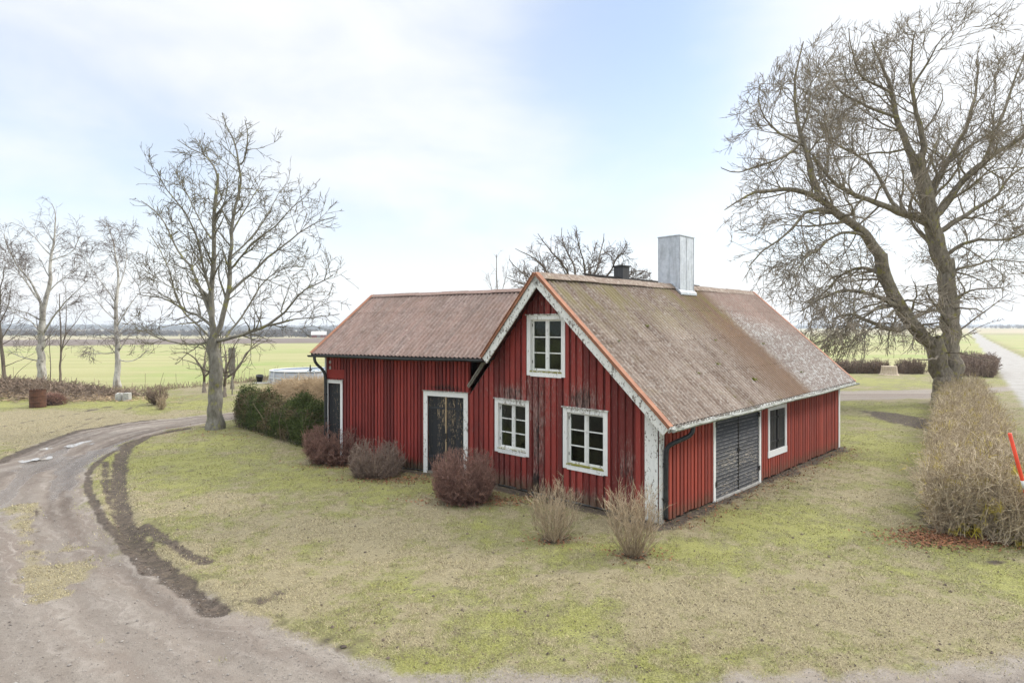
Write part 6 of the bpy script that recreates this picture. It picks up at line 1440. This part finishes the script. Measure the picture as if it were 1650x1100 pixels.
for sg, name in ((1, 'front'), (-1, 'back')):
    for u in (2.2, 4.6, 7.2, 9.6):
        mb = MB(); s = sg * HW / 2
        def hb(mb, a, b, c_, d_, z0, z1): fh.box(mb, a, b, min(c_, d_), max(c_, d_), z0, z1)
        hb(mb, u - .55, u - .45, s, s + sg * .04, 1.0, 2.3); hb(mb, u + .45, u + .55, s, s + sg * .04, 1.0, 2.3); hb(mb, u - .45, u + .45, s, s + sg * .04, 2.2, 2.3); hb(mb, u - .45, u + .45, s, s + sg * .05, 1.0, 1.1); hb(mb, u - .02, u + .02, s, s + sg * .03, 1.1, 2.2)
        w_o = part('window', mb, M['whiteclean'], house); mb = MB(); hb(mb, u - .45, u + .45, s + sg * .003, s + sg * .012, 1.1, 2.2); part('pane', mb, M['blackplastic'], w_o)

# ------------------------------------------------------------------ far farms, tree belts
M['farwhite'] = plain('white_sheet_roof', (.60, .60, .60), (.52, .52, .52), .5, 2); M['farred'] = plain('falu_red', (.21, .045, .03), (.17, .035, .025), .9, 2); M['fargrey'] = plain('grey_roof', (.22, .20, .19), (.17, .15, .15), .9, 2); M['farpale'] = plain('pale_wall', (.6, .58, .52), (.5, .48, .44), .9, 2)
def farmhouse(name, lab, px, Y, L_, Wd, EH, RH, rot, wall, roofm, grp=None):
    x = (px - PX) / F * Y; z = gz_(x, Y) - .3; o = empty(name, (x, Y, z), lab, 'farm building', grp); fr = Fr((x, Y), (math.cos(rot), math.sin(rot)), (-math.sin(rot), math.cos(rot)))
    mb = MB(); V = []
    for u in (-L_ / 2, L_ / 2): V += [fr.p(u, -Wd / 2, z), fr.p(u, Wd / 2, z), fr.p(u, Wd / 2, z + EH), fr.p(u, 0, z + RH - .1), fr.p(u, -Wd / 2, z + EH)]
    mb.add(V, [[0, 1, 6, 5], [1, 2, 7, 6], [4, 0, 5, 9]], tris=[[0, 2, 1], [0, 3, 2], [0, 4, 3], [5, 6, 7], [5, 7, 8], [5, 8, 9]]); part('wall', mb, M[wall], o)
    mb = MB()
    for sg in (1, -1): a, b = fr.p(-L_ / 2 - .5, sg * (Wd / 2 + .5), z + EH - .3), fr.p(-L_ / 2 - .5, 0, z + RH); beam(mb, (a + b) / 2, (a + b) / 2 + fr.d * (L_ + 1), (b - a), np.cross(fr.d, (b - a) / np.linalg.norm(b - a)) * .3)
    part('roof', mb, M[roofm], o)
    mb = MB(); fr.box(mb, -1.6, 1.6, -Wd / 2 - .08, -Wd / 2 - .002, z, z + EH * .75); fr.box(mb, L_ * .3, L_ * .3 + 1.2, -Wd / 2 - .08, -Wd / 2 - .002, z + 1, z + 2.4); part('door', mb, M['fargrey'], o)
farmhouse('far_barn', 'long white-roofed red barn beyond the brown ploughed strip, left of the roof', 514, 575, 13, 8, 3.4, 6.4, .25, 'farred', 'farwhite')
def belt(name, lab, px0, px1, Y, H, n, seed, mat, dens=1.0, kind='stuff'):
    g = np.random.default_rng(seed); x0, x1 = (px0 - PX) / F * Y, (px1 - PX) / F * Y; W_ = x1 - x0; m = int(n)
    xc = g.uniform(x0, x1, m); keep = fbm(xc / (W_ / 12 + 1), xc * 0 + seed, seed, 3) > (.5 - .5 * dens) ; xc = xc[keep]; m = len(xc); yc = Y + g.normal(0, 18, m); hh = H * g.uniform(.5, 1.1, m)
    k = 90; rx = hh * .42; u = g.normal(0, 1, (m, k, 3)); u /= np.linalg.norm(u, axis=2)[..., None]; u *= g.random((m, k, 1)) ** .4
    z = hz(xc, yc); P = np.stack([xc, yc, z + hh * .55], -1)[:, None] + u * np.stack([rx, rx, hh * .48], -1)[:, None]
    s = (H * .055) * g.uniform(.5, 1.5, (m, k, 1, 1)); V = P[:, :, None, :] + g.normal(0, 1, (m, k, 3, 3)) * s
    mb = MB(); N = m * k; c = np.repeat(g.random(m), k * 3); mb.add(V.reshape(-1, 3), tris=np.arange(3 * N).reshape(-1, 3), col=np.c_[c, 0 * c, 0 * c, 0 * c + 1])
    tr = np.stack([np.stack([xc, yc, z - .5], -1), np.stack([xc, yc, z + hh * .7], -1)], 1); tubes(mb, np.stack([tr[:, 0], (tr[:, 0] + tr[:, 1]) / 2, tr[:, 1]], 1), np.full((m, 3), .25), 3)
    tag(mb.build(name, M[mat]), lab, 'far woodland', kind='stuff')
M['wood_far'] = twigmat('far_bare_wood', (.13, .11, .095), (.09, .085, .075)); M['wood_dark'] = twigmat('far_conifer_wood', (.045, .06, .045), (.07, .08, .065))
belt('far_woodland', 'hazy bare tree belt beyond the ploughed land', -80, 470, 760, 9, 520, 101, 'wood_far', .55)
belt('far_woodland', 'bare roadside trees beyond the field behind the pool', 395, 560, 640, 9, 150, 102, 'wood_far', .9)
belt('far_woodland', 'blue hazy forest along the left horizon', -200, 760, 2100, 20, 1500, 103, 'wood_dark', .95)
belt('far_woodland', 'hazy forest behind the far hills', 300, 1500, 2700, 20, 1400, 104, 'wood_dark', .95)
belt('far_woodland', 'faint tree belt on the right horizon', 1380, 1750, 1300, 9, 160, 105, 'wood_far', .4)
belt('far_woodland', 'very faint forest at the right horizon', 1300, 1900, 2900, 18, 900, 106, 'wood_dark', .8)
# weeds along the field edge
mb = MB(); n = 5200; s_ = rng.random(n); ed = resample(YARD[1:11], 400); ii = rng.integers(30, 400, n); XY = ed[ii] + rng.normal(0, .45, (n, 2)); XY = XY[XY[:, 0] < road_l(XY[:, 1]) - 1.5]; n = len(XY); z = hz(XY[:, 0], XY[:, 1]); hgt = rng.uniform(.08, .42, n) * np.where(rng.random(n) < .05, 3, 1)
tp = np.c_[XY + rng.normal(0, .12, (n, 2)), z + hgt]; P = np.stack([np.c_[XY, z - .02], (np.c_[XY, z] + tp) / 2 + rng.normal(0, .02, (n, 3)), tp], 1); tubes(mb, P, np.full((n, 3), .012), 3)
tag(mb.build('weeds', M['tw_brush']), 'dry brown weeds along the ditch between yard and field', 'weeds', kind='stuff')

# ================================================================== SKY, SUN, HAZE, CAMERA
wd = bpy.data.worlds.new('World'); bpy.context.scene.world = wd; wd.use_nodes = True; t = wd.node_tree; t.nodes.clear()
N = lambda k, **kw: [setattr(x, a, b) for x in [t.nodes.new('ShaderNode' + k)] for a, b in kw.items()] and None
def W_(k, **kw):
    x = t.nodes.new('ShaderNode' + k)
    for a, b in kw.items(): setattr(x, a, b)
    return x
SUN_EL, SUN_AZ = 32.0, 72.0          # degrees; azimuth clockwise from the view direction (+Y)
sky = W_('TexSky', sky_type='NISHITA', sun_disc=False); sky.sun_elevation = math.radians(SUN_EL); sky.sun_rotation = math.radians(SUN_AZ); sky.air_density = 1.0; sky.dust_density = .6; sky.ozone_density = 2.5
bg1 = W_('Background'); bg1.inputs[1].default_value = 0.12; t.links.new(sky.outputs[0], bg1.inputs[0])
tc = W_('TexCoord'); sep = W_('SeparateXYZ'); t.links.new(tc.outputs['Generated'], sep.inputs[0])
def wm(op, a, b=0.0, clamp=False):
    x = W_('Math', operation=op, use_clamp=clamp)
    for i, v in enumerate((a, b)):
        if isinstance(v, bpy.types.NodeSocket): t.links.new(v, x.inputs[i])
        else: x.inputs[i].default_value = v
    return x.outputs[0]
def wr(x, a, b, lo=0., hi=1.):
    n = W_('MapRange'); n.interpolation_type = 'SMOOTHSTEP'; t.links.new(x, n.inputs[0])
    for i, v in zip((1, 2, 3, 4), (a, b, lo, hi)): n.inputs[i].default_value = v
    return n.outputs[0]
zz = sep.outputs[2]; zm = wm('MAXIMUM', zz, 0.06)
cx = W_('CombineXYZ'); t.links.new(wm('DIVIDE', sep.outputs[0], wm('ADD', zm, .35)), cx.inputs[0]); t.links.new(wm('DIVIDE', sep.outputs[1], wm('ADD', zm, .35)), cx.inputs[1]); t.links.new(wm('MULTIPLY', zz, 2.5), cx.inputs[2])
nz = W_('TexNoise'); t.links.new(cx.outputs[0], nz.inputs['Vector']); nz.inputs['Scale'].default_value = 2.3; nz.inputs['Detail'].default_value = 7; nz.inputs['Roughness'].default_value = .52; nz.inputs['Distortion'].default_value = .25
def lobe(px, py, k):
    v = np.array([(px - PX) / F, 1, (PY - py) / F]); v /= np.linalg.norm(v)
    d = W_('VectorMath', operation='DOT_PRODUCT'); t.links.new(tc.outputs['Generated'], d.inputs[0]); d.inputs[1].default_value = tuple(v)
    return wm('POWER', wm('MAXIMUM', d.outputs['Value'], 0), k)
m = wm('ADD', wm('ADD', wm('MULTIPLY', wm('SUBTRACT', nz.outputs[0], .5), .8), .5), wm('MULTIPLY', lobe(450, -20, 14), .16)); m = wm('ADD', m, wm('MULTIPLY', lobe(1560, 0, 22), .38)); m = wm('ADD', m, wm('MULTIPLY', lobe(820, 10, 140), .14)); m = wm('SUBTRACT', m, wm('MULTIPLY', lobe(1050, 60, 45), .30)); m = wm('SUBTRACT', m, wm('MULTIPLY', lobe(60, 90, 60), .10))
cl = wm('SUBTRACT', wr(m, .34, .76, 0.50, .95), wm('MULTIPLY', lobe(1060, 30, 50), .22))
hor = wm('MAXIMUM', wr(zz, .02, .36, 1.0, 0.0), wr(zz, .5, .75, 0, 1))
fac = wm('MAXIMUM', cl, hor)
bg2 = W_('Background'); bg2.inputs[0].default_value = (.97, .985, 1.0, 1); t.links.new(wr(zz, .47, .80, .54, 1.6), bg2.inputs[1])
ms = W_('MixShader'); t.links.new(fac, ms.inputs[0]); t.links.new(bg1.outputs[0], ms.inputs[1]); t.links.new(bg2.outputs[0], ms.inputs[2]); wo = W_('OutputWorld'); t.links.new(ms.outputs[0], wo.inputs[0])

ld = bpy.data.lights.new('sun', 'SUN'); ld.energy = 1.5; ld.angle = math.radians(12); ld.color = (1.0, .95, .87); lo_ = bpy.data.objects.new('sun', ld); C.objects.link(lo_)
sv = Vector((math.sin(math.radians(SUN_AZ)) * math.cos(math.radians(SUN_EL)), math.cos(math.radians(SUN_AZ)) * math.cos(math.radians(SUN_EL)), math.sin(math.radians(SUN_EL))))
lo_.rotation_euler = (-sv).to_track_quat('-Z', 'Y').to_euler(); lo_.location = (30, 10, 40)

if HAZE:
    mb = MB(); WF.box(mb, -3700, 3700, -3700, 3700, -25, 42); n = NT('pale_air'); v = n.N('VolumePrincipled'); v.inputs['Color'].default_value = (.86, .92, 1, 1); v.inputs['Density'].default_value = HAZE; v.inputs['Anisotropy'].default_value = 0.2
    n.L(v.outputs[0], n.out.inputs['Volume']); n.m.cycles.volume_sampling = 'DISTANCE'; n.m.cycles.homogeneous_volume = True; tag(mb.build('haze', n.m), 'thin pale haze over the fields', 'haze', kind='stuff')
cam = bpy.data.cameras.new('camera'); co = bpy.data.objects.new('camera', cam); C.objects.link(co); co.location = (0, 0, HC); co.rotation_euler = (math.radians(90), 0, 0)
cam.sensor_width = 36; cam.lens = F / 1650 * 36; cam.shift_y = -(550 - PY) / 1650; cam.clip_end = 9000; cam.clip_start = .05
sc = bpy.context.scene; sc.camera = co
sc.view_settings.view_transform = 'Standard'; sc.view_settings.look = 'None'; sc.view_settings.gamma = 1; sc.view_settings.exposure = EXPO
sc.render.engine = 'CYCLES'; sc.cycles.max_bounces = 5; sc.cycles.use_denoising = True; sc.cycles.denoiser = 'OPENIMAGEDENOISE'; sc.cycles.denoising_input_passes = 'RGB_ALBEDO_NORMAL'; sc.cycles.denoising_prefilter = 'ACCURATE'; sc.cycles.transparent_max_bounces = 12; sc.cycles.volume_bounces = 0
